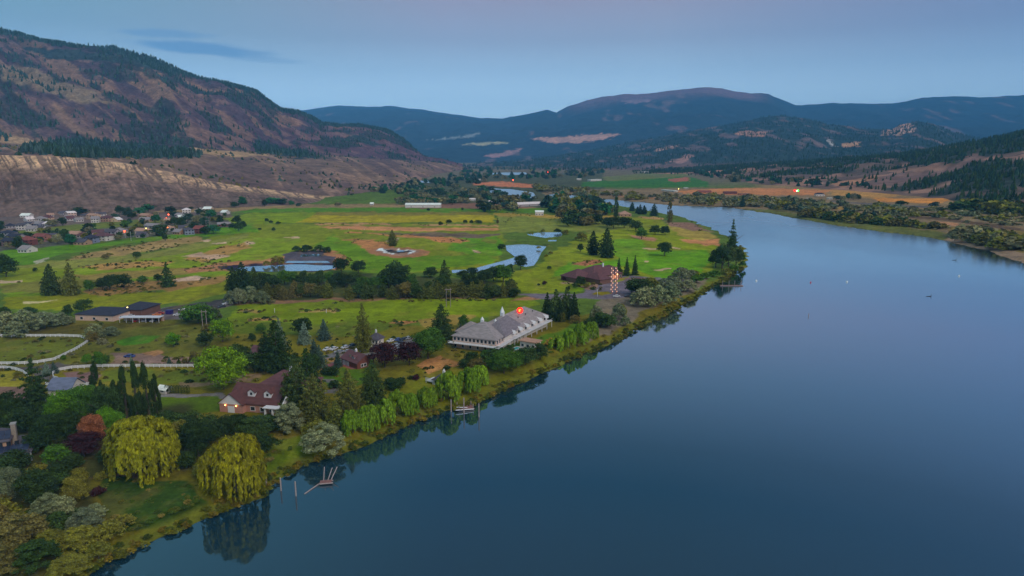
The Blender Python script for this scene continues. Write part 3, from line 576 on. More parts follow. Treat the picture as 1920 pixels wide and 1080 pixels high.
LH = build_hill('hills', -420, 888, 900, [
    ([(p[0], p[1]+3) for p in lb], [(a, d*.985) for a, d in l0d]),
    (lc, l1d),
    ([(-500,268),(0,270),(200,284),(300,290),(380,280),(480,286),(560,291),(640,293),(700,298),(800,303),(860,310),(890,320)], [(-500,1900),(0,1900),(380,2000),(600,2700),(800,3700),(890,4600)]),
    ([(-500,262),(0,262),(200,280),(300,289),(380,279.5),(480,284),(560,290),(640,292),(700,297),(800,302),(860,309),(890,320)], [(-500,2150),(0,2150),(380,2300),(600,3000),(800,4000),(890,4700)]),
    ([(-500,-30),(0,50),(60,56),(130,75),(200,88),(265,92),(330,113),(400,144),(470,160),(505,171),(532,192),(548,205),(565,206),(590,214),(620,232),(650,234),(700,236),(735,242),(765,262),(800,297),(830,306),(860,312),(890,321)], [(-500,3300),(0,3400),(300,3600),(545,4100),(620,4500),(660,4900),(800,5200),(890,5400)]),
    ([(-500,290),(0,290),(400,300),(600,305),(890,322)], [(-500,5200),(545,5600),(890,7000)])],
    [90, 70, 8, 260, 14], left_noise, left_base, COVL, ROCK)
# right, forested slopes near the river
rb = [(1180,326),(1250,327),(1400,345),(1500,352),(1600,360),(1700,368),(1780,388),(1920,398),(2300,425)]
rr = [(1180,322),(1250,318),(1350,312),(1450,306),(1550,298),(1650,290),(1720,280),(1790,268),(1850,254),(1920,240),(2300,190)]
def right_noise(X, Y, E, Z):
    e = np.sin(np.clip(E, 0, 1)*math.pi)*(E < 1)
    return e*((ridged(X/260, Y/260, 4, 3)-.55)*60+(fbm(X/60, Y/90, 3, 8)-.5)*16)*np.clip((Z+10)/60, .1, 1)+np.clip(1-abs(E-1)*6, 0, 1)*(fbm(X/80, Y/80, 3, 9)-.5)*14
def right_base(X, Y, Z, E, px, py):
    n = len(X); c = full(A(96,80,72), n)
    c = mixc(c, A(140,108,92), sstep(.5, .62, fbm(X/70, Y/160, 4, 9))*.8)
    wd = sstep(.34, .48, E*.9+(fbm(X/160, Y/260, 4, 15)-.5)*1.3+sstep(1650, 1900, px)*.25); c = mixc(c, A(40,54,46), wd*.9)
    return c
COVR = [((110,88,82),2,6,[(1660,330),(1760,318),(1830,290),(1850,296),(1790,322),(1700,345),(1620,350)]),((150,128,100),1,3,[(1730,282),(1800,272),(1822,270),(1800,277),(1735,285)]),
        ((150,112,88),1.5,4,[(1550,346),(1640,328),(1650,334),(1580,350)])]
RH = build_hill('hills', 1180, 2300, 520, [(rb, gd(rb)), (rr, [(1180,4600),(1400,4000),(1700,3000),(1920,2500),(2300,2100)]), ([(1180,330),(2300,320)], [(1180,5600),(2300,4200)])],
    [170, 12], right_noise, right_base, COVR, WOODS)
# middle ground wooded hills
mr_ = [(700,316),(880,312),(960,302),(1050,291),(1150,272),(1230,256),(1300,242),(1360,232),(1400,223),(1440,216),(1480,221),(1530,233),(1590,242),(1640,244),(1655,235),(1685,227),(1715,232),(1750,247),(1810,262),(1870,268),(1940,262),(2300,240)]
mbx = [(700,322),(2300,318)]
def mid_noise(X, Y, E, Z):
    e = np.sin(np.clip(E, 0, 1)*math.pi)*(E < 1)
    return e*((ridged(X/700, Y/900, 4, 53)-.6)*110+(fbm(X/150, Y/200, 4, 58)-.5)*40)+np.clip(1-abs(E-1)*5, 0, 1)*(fbm(X/150, Y/150, 3, 9)-.5)*26
def mid_base(X, Y, Z, E, px, py):
    n = len(X); c = full(A(38,54,50), n)
    c = mixc(c, A(112,92,92), sstep(.60, .70, fbm(X/90, Y/300, 5, 19))*.6)
    return mixc(c, A(110,88,84), sstep(.13, .03, E)*.7)
COVM = [((172,136,118),1.5,4,[(1652,246),(1660,232),(1690,226),(1712,232),(1716,246),(1690,254),(1655,254)]),((150,112,92),1.5,3,[(1372,250),(1400,244),(1440,248),(1430,256),(1395,255)]),
        ((150,118,90),1,2,[(1580,268),(1610,266),(1612,274),(1585,276)]),((140,140,140),.6,1,[(1548,262),(1556,262),(1572,276),(1562,276)]),
        ((140,108,100),1.5,3,[(1262,302),(1285,288),(1300,292),(1280,306),(1240,306)]),((120,100,108),1.5,4,[(1224,233),(1270,228),(1262,238),(1230,244)]),
        ((150,120,108),1,3,[(1225,280),(1270,271),(1272,275),(1230,284)])]
MH = build_hill('hills', 700, 2300, 560, [(mbx, [(700,4300),(1400,4200),(2300,3600)]), (mr_, [(700,9000),(1440,7600),(1685,7000),(2300,7000)]), ([(700,318),(2300,316)], [(700,11500),(2300,10000)])],
    [200, 12], mid_noise, mid_base, COVM, WOODS)
# distant mesa and ridges
fr = [(300,240),(500,215),(600,205),(650,198),(700,200),(745,199),(780,203),(830,210),(870,216),(905,221),(940,222),(965,218),(1000,211),(1022,206),(1040,210),(1060,200),(1090,190),(1120,181),(1160,177),(1210,175),(1250,168),(1300,163),(1335,166),(1365,173),(1415,176),(1440,187),(1465,197),(1500,195),(1540,193),(1600,194),(1640,194),(1690,183),(1740,180),(1800,182),(1870,178),(1930,176),(2300,168)]
def far_noise(X, Y, E, Z):
    e = np.sin(np.clip(E, 0, 1)*math.pi)*(E < 1)
    return e*((ridged(X/1600, Y/1800, 5, 83)-.6)*320+(fbm(X/300, Y/400, 4, 88)-.5)*70)+np.clip(1-abs(E-1)*8, 0, 1)*(fbm(X/250, Y/250, 4, 99)-.5)*45
def far_base(X, Y, Z, E, px, py):
    n = len(X); c = full(A(34,48,52), n)
    w = sstep(.74, .92, E)*sstep(1040, 1100, px)*sstep(1460, 1400, px); c = mixc(c, A(112,84,92), w*.8)
    return mixc(c, A(124,100,100), sstep(.68, .78, fbm(X/260, Y/900, 5, 19))*.45)
COVF = [((168,132,116),.8,1.2,[(995,260),(1060,256),(1130,251),(1165,252),(1130,262),(1080,268),(1040,268)]),((150,150,120),.8,1.5,[(862,272),(880,268),(950,265),(952,269),(900,272)]),((120,130,130),1,2,[(795,262),(860,256),(900,248),(890,256),(830,262)]),
        ((120,100,110),1.2,3,[(1160,190),(1215,184),(1220,190),(1190,196)]),((140,110,110),1,3,[(905,292),(960,282),(985,276),(960,290),(925,296)])]
FH = build_hill('mountains', 300, 2300, 620, [([(300,318),(2300,318)], [(300,9000),(900,8200),(2300,9500)]), (fr, [(300,19000),(900,18000),(1000,16500),(1300,15000),(1480,16000),(2300,17000)]), ([(300,300),(2300,300)], [(300,24000),(2300,22000)])],
    [190, 8], far_noise, far_base, COVF, WOODS)
struct(link('hills', npmesh('hills', [(-9000,6800,-30),(16000,6800,-30),(30000,24000,-10),(-30000,24000,-10)], [[0,1,2,3]], WOODS)))
# ------------------------------------------------------------------ haze
hb = MB().box(-32000, 32000, -400, 24600, -45, 1900)
hm = bpy.data.materials.new('haze_air'); hm.use_nodes = True; hn = hm.node_tree; hn.nodes.clear()
ho = hn.nodes.new('ShaderNodeOutputMaterial'); hv = hn.nodes.new('ShaderNodeVolumePrincipled'); hn.links.new(hv.outputs[0], ho.inputs['Volume'])
hv.inputs['Color'].default_value = (.16, .52, 1.0, 1); hv.inputs['Density'].default_value = 4.8e-5; hv.inputs['Anisotropy'].default_value = -.5
ho_ = hb.build('haze', hm); ho_['kind'] = 'stuff'; ho_['label'] = 'blue evening haze filling the whole valley'; ho_['category'] = 'haze'
# ------------------------------------------------------------------ foliage prototypes (unit: crown base z=0, top z=1, radius ~.5)
def leafquads(cen, nrm, size, stretch=1.0, up=None, rg=rng):
    n = len(cen); nrm = nrm/np.maximum(np.linalg.norm(nrm, axis=1, keepdims=True), 1e-6)
    r = rg.normal(size=(n, 3)) if up is None else up+rg.normal(size=(n, 3))*.25
    t = np.cross(nrm, r); t /= np.maximum(np.linalg.norm(t, axis=1, keepdims=True), 1e-6); b = np.cross(nrm, t)
    s = (size*rg.uniform(.6, 1.3, n))[:, None]
    a = t*s*.5; c = b*s*.5*stretch
    V = np.stack([cen-a*.5-c, cen+a*.9-c*.3, cen+a*.5+c, cen-a*.9+c*.3], 1).reshape(-1, 3)
    Q = np.arange(n*4).reshape(n, 4); return V, Q
def clumps(cs, rs, per, size, squash=.8, jit=.5, rg=rng):
    cen = []; nr = []
    w = np.array(rs)**2; w = w/w.sum(); tot = per
    for c, r, k in zip(cs, rs, (w*tot).astype(int)+3):
        d = rg.normal(size=(k, 3)); d[:, 2] = np.where(rg.random(k) < .7, abs(d[:, 2]), d[:, 2]); d /= np.linalg.norm(d, axis=1, keepdims=True)
        rad = r*rg.uniform(.55, 1.08, k)[:, None]
        cen.append(np.array(c)+d*rad*np.array([1, 1, squash])); nr.append(d+rg.normal(size=(k, 3))*jit)
    cen = np.concatenate(cen); nr = np.concatenate(nr)
    return leafquads(cen, nr, np.full(len(cen), size), rg=rg)
def proto_round(per, size, seed, zlo=.03, k=44, wide=.5, rs=(.08, .21)):
    g = np.random.default_rng(seed); cs = []; r_ = []
    for i in range(k):
        th = g.uniform(0, 2*math.pi); v = g.uniform(-.85, 1)
        rr = math.sqrt(max(0, 1-v*v)) if v > 0 else math.sqrt(1-(v*.8)**2); rad = g.uniform(.5, 1.0)
        r = g.uniform(*rs); cs.append((rr*math.cos(th)*(wide-r*.7)*rad*1.1, rr*math.sin(th)*(wide-r*.7)*rad*1.1, zlo+(1-zlo)*(.5+v*.40*rad))); r_.append(r)
    cs += [(0, 0, .5), (0, 0, .75), (0, 0, .3)]; r_ += [.3, .2, .25]
    return clumps(cs, r_, per, size, rg=g)
def proto_pine(per, size, seed, zlo=.04, droop=.1, sparse=.0, width=.52, power=.62, open_=0.25, prof=.3):
    g = np.random.default_rng(seed); cs = []; r_ = []
    layers = 13
    for j in range(layers):
        t = j/(layers-1); z = zlo+(1-zlo)*t*.97; rad = width*((1-t)**power)*(1-max(0, prof-t)*1.3)*g.uniform(.72, 1.15)+.02; nb = max(3, int(9*(1-t)+3))
        off = g.uniform(0, 6.28)
        for b in range(nb):
            if g.random() < sparse: continue
            a = off+2*math.pi*b/nb+g.uniform(-.25, .25); L_ = rad*g.uniform(.7, 1.08)
            for q in (.35, .65, .95):
                cs.append((math.cos(a)*L_*q, math.sin(a)*L_*q, z-droop*q*rad/width*.6+g.uniform(-.025, .025))); r_.append((.035+.06*(1-t))*(1.15-.4*q)*g.uniform(.8, 1.3)+.012)
    return clumps(cs, r_, per, size, squash=.45+open_, jit=.45, rg=g)
def proto_willow(per, size, seed):
    g = np.random.default_rng(seed); cen = []; nr = []
    # rounded head of clumps, with curtains of hanging strands falling from each
    nb = 40
    heads = []
    for i in range(nb):
        th = g.uniform(0, 2*math.pi); el = math.asin(g.uniform(.0, 1)); rr = g.uniform(.62, 1.06)
        heads.append((math.cos(th)*math.cos(el)*.40*rr, math.sin(th)*math.cos(el)*.40*rr, .48+.42*math.sin(el)*rr, th))
    V = []; 
    k = per//nb
    for (x, y, z, th) in heads:
        hr = g.uniform(.07, .12); n1 = int(k*.35)
        d = g.normal(size=(n1, 3)); d /= np.linalg.norm(d, axis=1, keepdims=True); d[:, 2] = abs(d[:, 2])
        cen.append(np.array((x, y, z))+d*hr*np.array([1, 1, .8])); nr.append(d+g.normal(size=(n1, 3))*.35)
        ns = 9; drop = g.uniform(.16, .34)+max(0, (.8-z))*1.0
        for s in range(ns):
            a = th+g.uniform(-1.3, 1.3); ro = hr*g.uniform(.5, 1.0); m = int(k*.65/ns)+1; t = np.sort(g.random(m))
            bx = x+math.cos(a)*ro; by = y+math.sin(a)*ro; D = drop*g.uniform(.6, 1.15)
            zz = z+.02-t*D; out_ = .05*np.sin(t*1.8)
            ok = zz > .015
            cx = bx+math.cos(a)*out_+g.normal(size=m)*.008; cy = by+math.sin(a)*out_+g.normal(size=m)*.008
            cen.append(np.stack([cx, cy, zz], 1)[ok]); nn = np.stack([np.full(m, math.cos(a)), np.full(m, math.sin(a)), np.full(m, .25)], 1)+g.normal(size=(m, 3))*.3; nr.append(nn[ok])
    cen = np.concatenate(cen); nr = np.concatenate(nr)
    return leafquads(cen, nr, np.full(len(cen), size*.8), 2.6, up=np.array([[0, 0, 1.6]]), rg=g)
def proto_column(per, size, seed):
    g = np.random.default_rng(seed); cs = []; r_ = []
    for i in range(40):
        t = g.random(); z = .04+.92*t; rad = .36*math.sin(math.pi*min(1, .25+t*.75))**.6*g.uniform(.5, 1); a = g.uniform(0, 6.28)
        cs.append((math.cos(a)*rad, math.sin(a)*rad, z)); r_.append(g.uniform(.08, .14))
    cs.append((0, 0, .96)); r_.append(.05)
    return clumps(cs, r_, per, size, squash=1.0, rg=g)
def proto_shrub(per, size, seed):
    g = np.random.default_rng(seed); cs = []; r_ = []
    for i in range(52):
        a = g.uniform(0, 6.28); v = g.uniform(0, 1); rr = math.sqrt(1-v*v)*g.uniform(.75, 1.05)
        cs.append((math.cos(a)*rr*.43, math.sin(a)*rr*.43, .1+v*.78*g.uniform(.75, 1))); r_.append(g.uniform(.07, .13))
    cs.append((0, 0, .4)); r_.append(.3)
    return clumps(cs, r_, per, size, rg=g)
def proto_hedge(per, size, seed):
    g = np.random.default_rng(seed); n = per; th = g.uniform(0, 6.28, n); z = g.random(n); r = .42*np.where(z > .8, np.sqrt(np.maximum(0, (1-z)/.2)), 1)*g.uniform(.85, 1.05, n)
    cen = np.stack([np.cos(th)*r, np.sin(th)*r, z], 1); nr = np.stack([np.cos(th), np.sin(th), z*.6], 1)+g.normal(size=(n, 3))*.4
    return leafquads(cen, nr, np.full(n, size), rg=g)
KINDS = {'round': (proto_round, {}), 'pine': (proto_pine, {}), 'spruce': (proto_pine, dict(droop=.2, power=.8, open_=.1, prof=.05)), 'sparsepine': (proto_pine, dict(sparse=.2, droop=.05, power=.8, open_=.0, prof=.12)),
         'willow': (proto_willow, {}), 'column': (proto_column, {}), 'shrub': (proto_shrub, {}), 'hedge': (proto_hedge, {})}
LOD = {0: (11000, .030), 1: (2600, .055), 2: (520, .115)}
_pm = {}
def crown_mesh(kind, lod, var):
    key = (kind, lod, var)
    if key not in _pm:
        fn, kw = KINDS[kind]; per, size = LOD[lod]
        if kind == 'willow': per = int(per*1.6)
        if kind == 'hedge': per //= 3
        V, Q = fn(per, size, 100*var+hash(kind) % 1 + {'round':1,'pine':2,'spruce':3,'sparsepine':4,'willow':5,'column':6,'shrub':7,'hedge':8}[kind]*1000, **kw)
        _pm[key] = npmesh('crown', V, Q, M_LEAF)
    return _pm[key]
def trunk_mesh(kind, var):
    key = ('t', kind, var)
    if key not in _pm:
        g = random.Random(var+5); mb = MB(); top = .93 if kind in ('pine', 'spruce', 'sparsepine', 'column') else .55
        r = .022 if kind in ('pine', 'spruce', 'sparsepine') else .03
        a = Vector((0, 0, -.03)); pts = [a]; 
        for i in range(4):
            z = top*(i+1)/4; pts.append(Vector((g.uniform(-.012, .012), g.uniform(-.012, .012), z)))
        for i in range(4): mb.bar(pts[i], pts[i+1], r*(1-.22*i), 7, r*(1-.22*(i+1)))
        if kind in ('round', 'willow', 'shrub', 'sparsepine'):
            for i in range(7):
                z = g.uniform(.14, .5); th = i*2.4; ln = g.uniform(.2, .33)
                mb.bar((0, 0, z), (math.cos(th)*ln, math.sin(th)*ln, z+ln*.75), r*.5, 5, r*.15)
        _pm[key] = mb.mesh('trunk', M_BARK)
    return _pm[key]
def G(*c): return tuple(min(.8, v*q) for v, q in zip(A(*c), (1.36, 1.36, 1.02)))
TC = {'dark': G(32,48,21), 'dark2': G(40,58,28), 'pine': G(48,62,30), 'olivepine': G(68,74,34), 'mid': G(50,78,24), 'green': tuple(0.8*v for v in G(66,104,18)), 'leafgreen': tuple(0.72*v for v in G(84,116,16)), 'yellow': tuple(0.74*v for v in G(108,108,17)), 'willow': tuple(0.78*v for v in G(84,112,26)),
      'silver': tuple(0.66*v for v in G(108,118,98)), 'greysilver': tuple(0.68*v for v in G(88,100,84)), 'blue': G(82,100,100), 'bluedark': G(50,66,68), 'maroon': G(44,22,28), 'rust': tuple(0.8*v for v in G(128,82,66)), 'brown': G(80,76,44), 'olive': G(84,86,34), 'farblue': G(38,58,50), 'teal': G(34,76,50), 'sage': tuple(0.85*v for v in G(104,104,84)), 'orange': G(146,110,40)}
LOOKW = {'dark': 'dark green', 'dark2': 'dark green', 'pine': 'deep green', 'olivepine': 'olive brown', 'mid': 'mid green', 'green': 'bright green', 'leafgreen': 'fresh leafy green', 'yellow': 'golden yellow', 'willow': 'yellow green',
         'silver': 'silvery', 'greysilver': 'grey green', 'blue': 'pale blue grey', 'bluedark': 'dusky blue', 'maroon': 'dark maroon', 'rust': 'rusty pink', 'brown': 'brownish', 'olive': 'olive green', 'farblue': 'dark blue green', 'teal': 'deep teal green', 'sage': 'sage grey', 'orange': 'orange tinged'}
NAMES = {'round': ('deciduous_tree', 'rounded tree', 'tree'), 'pine': ('pine_tree', 'pine tree', 'tree'), 'spruce': ('spruce_tree', 'spruce', 'tree'), 'sparsepine': ('spruce_tree', 'ragged conifer', 'tree'), 'willow': ('weeping_willow', 'weeping willow', 'tree'),
         'column': ('poplar_tree', 'columnar tree', 'tree'), 'shrub': ('shrub', 'shrub', 'shrub'), 'hedge': ('cedar_shrub', 'clipped cedar', 'shrub')}
TREES = []
def tree(kind, bx, by, h, w, colr, place, group=None, z=1.8, sizeword=None):
    p = P(bx, by, z); s = p.y/F/CP; H = h*s*1.02; Wd = w*s*1.08
    lod = 0 if h > 60 or w > 60 else (1 if h >= 17 else 2)
    nm, look, cat = NAMES[kind]
    var = random.randrange(3); rz = random.uniform(0, 6.28)
    c = TC[colr]; j = random.uniform(.82, 1.18); c = (c[0]*j*random.uniform(.93, 1.07), c[1]*j, c[2]*j*random.uniform(.9, 1.1))
    sc = (Wd, Wd, H)
    if kind == 'column': sc = (Wd*1.1, Wd*1.1, H)
    if kind == 'hedge': nm = 'cedar_shrub'
    if h >= 14 and kind != 'hedge':
        r = empty(nm, p, rz)
        t = link('trunk', trunk_mesh(kind, var), r); t.scale = (H if kind not in ('shrub',) else Wd*.6, H if kind != 'shrub' else Wd*.6, H)
        k = link('crown', crown_mesh(kind, lod, var), r); k.scale = sc; k.color = (*c, 1)
    else:
        r = link(nm, crown_mesh(kind, lod, var)); r.location = p; r.rotation_euler = (0, 0, rz); r.scale = sc; r.color = (*c, 1)
    lk = (sizeword+' ' if sizeword else '')+LOOKW[colr]+' '+look
    tag(r, lk, cat, place, group)
    return r
def many(kind, lst, colr, place, group=None):
    for t in lst: tree(kind, t[0], t[1], t[2], t[3], colr if len(t) < 5 else t[4], place, group)
# --- foreground
pl = 'on the near lawn beside the river'
tree('willow', 270, 886, 118, 142, 'yellow', pl); tree('willow', 442, 918, 120, 124, 'yellow', 'overhanging the water beside the wooden mooring piles')
tree('round', 175, 842, 76, 48, 'rust', 'between the dark garden trees left of the large willow'); tree('round', 158, 858, 58, 66, 'maroon', 'under the rusty tree near the solar roofed house')
tree('sparsepine', 70, 772, 104, 66, 'dark2', 'towering over the white fence corner', sizeword='tall')
pl = 'in the tall screen above the large golden willow'
many('column', [(184,765,88,24),(240,805,118,30),(262,808,130,28),(281,806,126,26),(296,792,96,22),(222,800,92,30)], 'dark', pl, 'poplars in the garden screen')
many('round', [(125,800,78,70,'green'),(158,795,84,66,'mid'),(205,812,104,62,'dark2'),(208,822,66,52,'green'),(230,850,60,40,'mid'),(180,800,86,56,'mid')], 'green', pl, 'garden trees')
pl = 'in the dark garden around the solar roofed house'
many('round', [(8,805,68,60),(52,812,56,58),(95,838,70,70),(130,832,70,60),(70,850,46,50),(112,872,46,56,'mid'),(100,800,50,56),(28,812,48,50),(140,880,34,40)], 'dark', pl, 'garden trees')
pl = 'in the thicket at the bottom left shore'
many('shrub', [(22,945,86,66,'greysilver'),(92,968,52,62,'silver'),(160,1000,58,66,'greysilver'),(118,965,44,52,'silver'),(62,1000,50,60,'greysilver'),(10,985,60,60,'olive'),(205,1010,42,56,'olive'),(150,1032,56,80,'olive'),(40,1030,84,110,'brown'),(98,1040,60,70,'olive'),(180,968,30,42,'silver'),(-15,1010,90,80,'brown')], 'silver', pl, 'thicket shrubs')
many('round', [(72,945,78,72),(142,945,62,52,'olive'),(100,925,50,56,'dark2'),(5,910,60,60,'dark2'),(185,930,20,30,'maroon')], 'dark', pl, 'thicket trees')
pl = 'behind the two golden willows below the brick house'
many('round', [(372,858,78,76),(332,838,56,56,'olive'),(395,828,56,60,'dark2'),(438,820,48,68),(478,822,50,66,'dark2'),(508,812,40,46),(352,812,46,60,'dark2'),(320,800,34,44,'dark2'),(500,850,40,50)], 'dark', pl, 'trees below the brick house')
tree('shrub', 541, 808, 62, 66, 'silver', 'below the right end of the brick house'); tree('shrub', 608, 843, 58, 88, 'silver', 'at the river edge left of the small willows')
tree('round', 418, 732, 92, 92, 'leafgreen', 'standing alone left of the brick house', sizeword='large')
pl = 'in the dark stand right of the brick house'
many('pine', [(556,772,104,78,'pine'),(590,790,96,70,'olivepine'),(578,745,96,70,'dark2'),(655,782,96,62,'olivepine'),(700,762,92,66,'pine'),(540,760,60,44,'olivepine'),(630,805,58,50,'olivepine')], 'pine', pl, 'conifers by the brick house')
many('round', [(735,732,26,44),(752,722,16,24),(622,706,22,30,'dark'),(630,728,16,34,'dark'),(610,702,14,18),(590,820,36,50,'olive'),(560,800,30,30,'brown')], 'dark', pl, 'shrubby trees by the brick house')
tree('round', 780, 714, 13, 13, 'maroon', 'alone on the lawn left of the lookout pavilion')
pl = 'in the row along the near shore'
many('willow', [(662,810,46,44),(692,802,50,44),(722,792,47,42),(745,777,50,40),(768,772,40,38),(803,758,36,44),(842,747,54,50),(878,734,50,46),(901,718,38,36)], 'willow', pl, 'young willows along the shore')
pl = 'between the parking area and the lawn'
many('round', [(722,690,54,56),(768,686,50,50)], 'maroon', pl, 'maroon beeches')
tree('round', 803, 674, 64, 68, 'mid', pl, sizeword='broad')
tree('pine', 828, 637, 68, 58, 'dark2', 'left of the grey roofed lodge', sizeword='tall'); tree('round', 869, 617, 30, 22, 'mid', 'left of the grey roofed lodge')
many('spruce', [(864,626,20,16),(874,624,22,18),(858,630,16,14)], 'bluedark', 'at the left corner of the grey roofed lodge', 'small spruces')
pl = 'in the garden above the brick house'
tree('pine', 520, 697, 100, 72, 'dark', pl, sizeword='massive'); tree('pine', 500, 690, 70, 50, 'dark', pl)
many('spruce', [(525,655,60,34,'blue'),(571,646,44,30,'blue'),(608,638,40,30,'bluedark')], 'blue', 'along the grass bank above the parking area', 'blue spruces')
tree('round', 567, 632, 40, 36, 'dark', 'behind the pale blue spruce'); tree('pine', 682, 660, 92, 40, 'olivepine', 'beside the parking pavilion', sizeword='slender')
many('round', [(490,626,22,20,'mid'),(473,641,18,17,'dark'),(386,650,32,32,'dark'),(540,700,40,50,'dark2'),(450,690,50,44,'dark2'),(478,700,44,50,'dark2'),(585,700,40,34,'dark2')], 'mid', pl, 'garden trees')
tree('round', 418, 642, 50, 42, 'leafgreen', 'right of the twin wooden power poles'); tree('round', 326, 651, 31, 28, 'green', 'alone on the rough grass below the maintenance yard')
many('spruce', [(634,690,34,22,'bluedark'),(658,686,22,18,'blue'),(600,690,44,32,'bluedark')], 'bluedark', 'beside the small brick garage', 'blue spruces')
tree('spruce', 590, 675, 40, 30, 'bluedark', 'above the lawn at the brick garage')
pl = 'by the maintenance yard'
many('round', [(372,608,42,60,'mid'),(395,604,30,36,'dark2'),(128,594,24,22,'dark2'),(157,586,28,32,'dark2'),(186,590,14,30,'dark2'),(56,592,18,30,'dark2'),(10,596,22,24,'dark2'),(350,604,20,24,'dark2')], 'mid', pl, 'yard trees')
tree('shrub', 404, 603, 30, 28, 'greysilver', pl); tree('shrub', 388, 622, 16, 22, 'brown', pl)
many('shrub', [(12,626,46,54),(48,622,48,52),(85,616,36,48),(112,611,28,38),(30,632,34,44),(130,608,18,24)], 'silver', 'in the silvery thicket left of the maintenance yard', 'silver thicket')
many('shrub', [(180,634,30,40,'silver'),(208,630,20,34,'greysilver'),(172,640,22,24,'brown'),(192,646,14,22,'sage')], 'silver', 'at the rounded end of the white fence', 'silver shrubs')
pl = 'beside the gravel lot behind the white fence'
many('round', [(163,683,22,18,'green'),(188,688,32,28,'mid'),(200,685,20,18,'dark2'),(366,684,28,26,'brown'),(120,676,12,10,'mid')], 'green', pl, 'lot trees')
many('spruce', [(88,703,24,20,'blue'),(102,700,22,20,'bluedark'),(247,686,20,12,'blue'),(318,686,16,12,'bluedark'),(336,686,14,12,'dark2')], 'blue', pl, 'little spruces')
many('hedge', [(105,722,12,7),(112,724,14,7),(118,724,13,7),(124,726,13,7)], 'dark', 'at the white fence bend', 'fence cedars')
many('hedge', [(312+5.2*i,739,18,7) for i in range(9)], 'dark', 'in the clipped row beside the white shed', 'clipped cedar row')
many('hedge', [(290+9*i,687,6,9) for i in range(8)], 'dark2', 'behind the long white fence', 'fence bushes')
pl = 'filling the dark garden at the bottom left'
many('round', [(30,880,40,60),(88,800,44,50),(75,905,40,50,'olive'),(115,905,44,56),(20,905,40,50),(150,905,30,40,'olive'),(205,870,36,40,'dark2'),(352,880,40,44),(378,895,34,36,'olive'),(12,770,40,44),(40,775,30,40),(300,812,40,40,'dark2'),(190,900,16,26,'olive'),(270,790,40,50,'dark2')], 'dark', pl, 'garden trees')
many('shrub', [(110,1000,50,60),(70,1060,60,90),(150,985,40,50,'dark2'),(185,1045,34,54,'olive'),(10,1070,60,90,'brown'),(235,985,26,40,'olive'),(130,1075,40,80,'olive'),(-10,960,60,70,'brown')], 'dark2', 'in the thicket at the bottom left shore', 'thicket shrubs')
# --- golf course
pl = 'on the golf course left of the ponds'
tree('pine', 97, 554, 58, 42, 'pine', pl); tree('pine', 134, 554, 60, 38, 'olivepine', pl); tree('sparsepine', 315, 538, 46, 30, 'dark2', pl)
many('round', [(168,546,22,24,'mid'),(192,544,26,22),(206,544,32,32),(233,541,30,30),(268,532,16,22,'mid'),(297,528,15,17)], 'dark', pl, 'fairway trees')
many('round', [(198,486,10,14,'brown'),(257,485,14,15,'dark2'),(66,510,9,8,'dark'),(202,498,5,5,'dark'),(218,499,6,5,'dark')], 'dark', 'out on the open fairway', 'lone fairway trees')
many('round', [(12,520,38,40),(0,505,30,36)], 'dark', 'at the left edge of the golf course', 'edge trees')
tree('pine', 736, 462, 30, 22, 'olivepine', 'behind the lined irrigation pond')
pl = 'round the dark lined reservoir'
many('shrub', [(556,472,12,18),(575,472,14,24),(600,472,14,24),(614,474,12,18),(520,494,16,26,'olive'),(500,498,10,14,'olive')], 'dark2', pl, 'reservoir bushes')
many('round', [(640,512,30,30),(672,513,27,27)], 'dark', 'at the right end of the dark lined reservoir', 'reservoir trees')
pl = 'at the left end of the tree belt'
many('pine', [(438,545,44,34),(455,540,48,40),(478,543,42,30,'pine'),(466,552,38,34)], 'dark', pl, 'belt end pines')
many('shrub', [(448,572,36,34,'silver'),(470,568,36,34,'silver'),(492,570,28,30,'greysilver'),(432,568,26,26,'greysilver')], 'silver', pl, 'belt end shrubs')
pl = 'in the back row of the long tree belt'
for i in range(17):
    x = 498+i*17+random.uniform(-4, 4); tree('round', x, 536+random.uniform(-3, 6), random.uniform(24, 31), random.uniform(26, 36), random.choice(['dark', 'dark', 'dark2', 'mid']), pl, 'belt trees')
tree('round', 745, 532, 46, 54, 'dark2', 'standing tallest in the tree belt', sizeword='broad'); tree('round', 728, 540, 36, 40, 'dark', pl, 'belt trees')
pl = 'in the front row of the long tree belt'
for i in range(31):
    x = 504+i*15.2+random.uniform(-4, 4)
    if 618 < x < 648: continue
    tree(random.choice(['pine', 'round', 'pine']), x, 561-(x-500)*.006+random.uniform(-4, 1), random.uniform(24, 34), random.uniform(26, 34), random.choice(['olivepine', 'olivepine', 'pine', 'brown', 'dark2']), pl, 'belt trees')
many('round', [(623,548,32,22,'dark'),(830,552,40,36,'dark2'),(802,556,30,30,'dark2'),(760,560,34,30,'brown')], 'dark', 'in the gap of the tree belt', 'gap trees')
tree('pine', 834, 540, 52, 30, 'pine', 'in the tree belt below the winding pond')
pl = 'along the winding golf pond'
many('round', [(868,520,14,24,'dark'),(808,520,20,32,'dark2'),(882,540,28,38,'dark'),(908,532,28,30,'dark'),(925,528,30,36,'dark2'),(886,518,18,22),(944,530,36,34,'mid'),(958,552,30,26,'dark2'),(976,506,30,24,'dark'),(940,470,14,14,'dark'),(955,520,26,22,'dark2'),(930,558,24,22,'dark2'),(965,558,20,22,'dark')], 'dark', pl, 'pond trees')
many('shrub', [(996,440,5,9,'olive'),(1018,434,5,8,'olive'),(1090,452,18,24,'olive'),(1060,440,10,16,'olive'),(1045,436,8,14,'dark'),(1032,476,5,9,'olive'),(1024,482,6,8,'olive'),(1010,466,5,9,'olive')], 'olive', pl, 'pond bushes')
pl = 'on the fairway above the clubhouse'
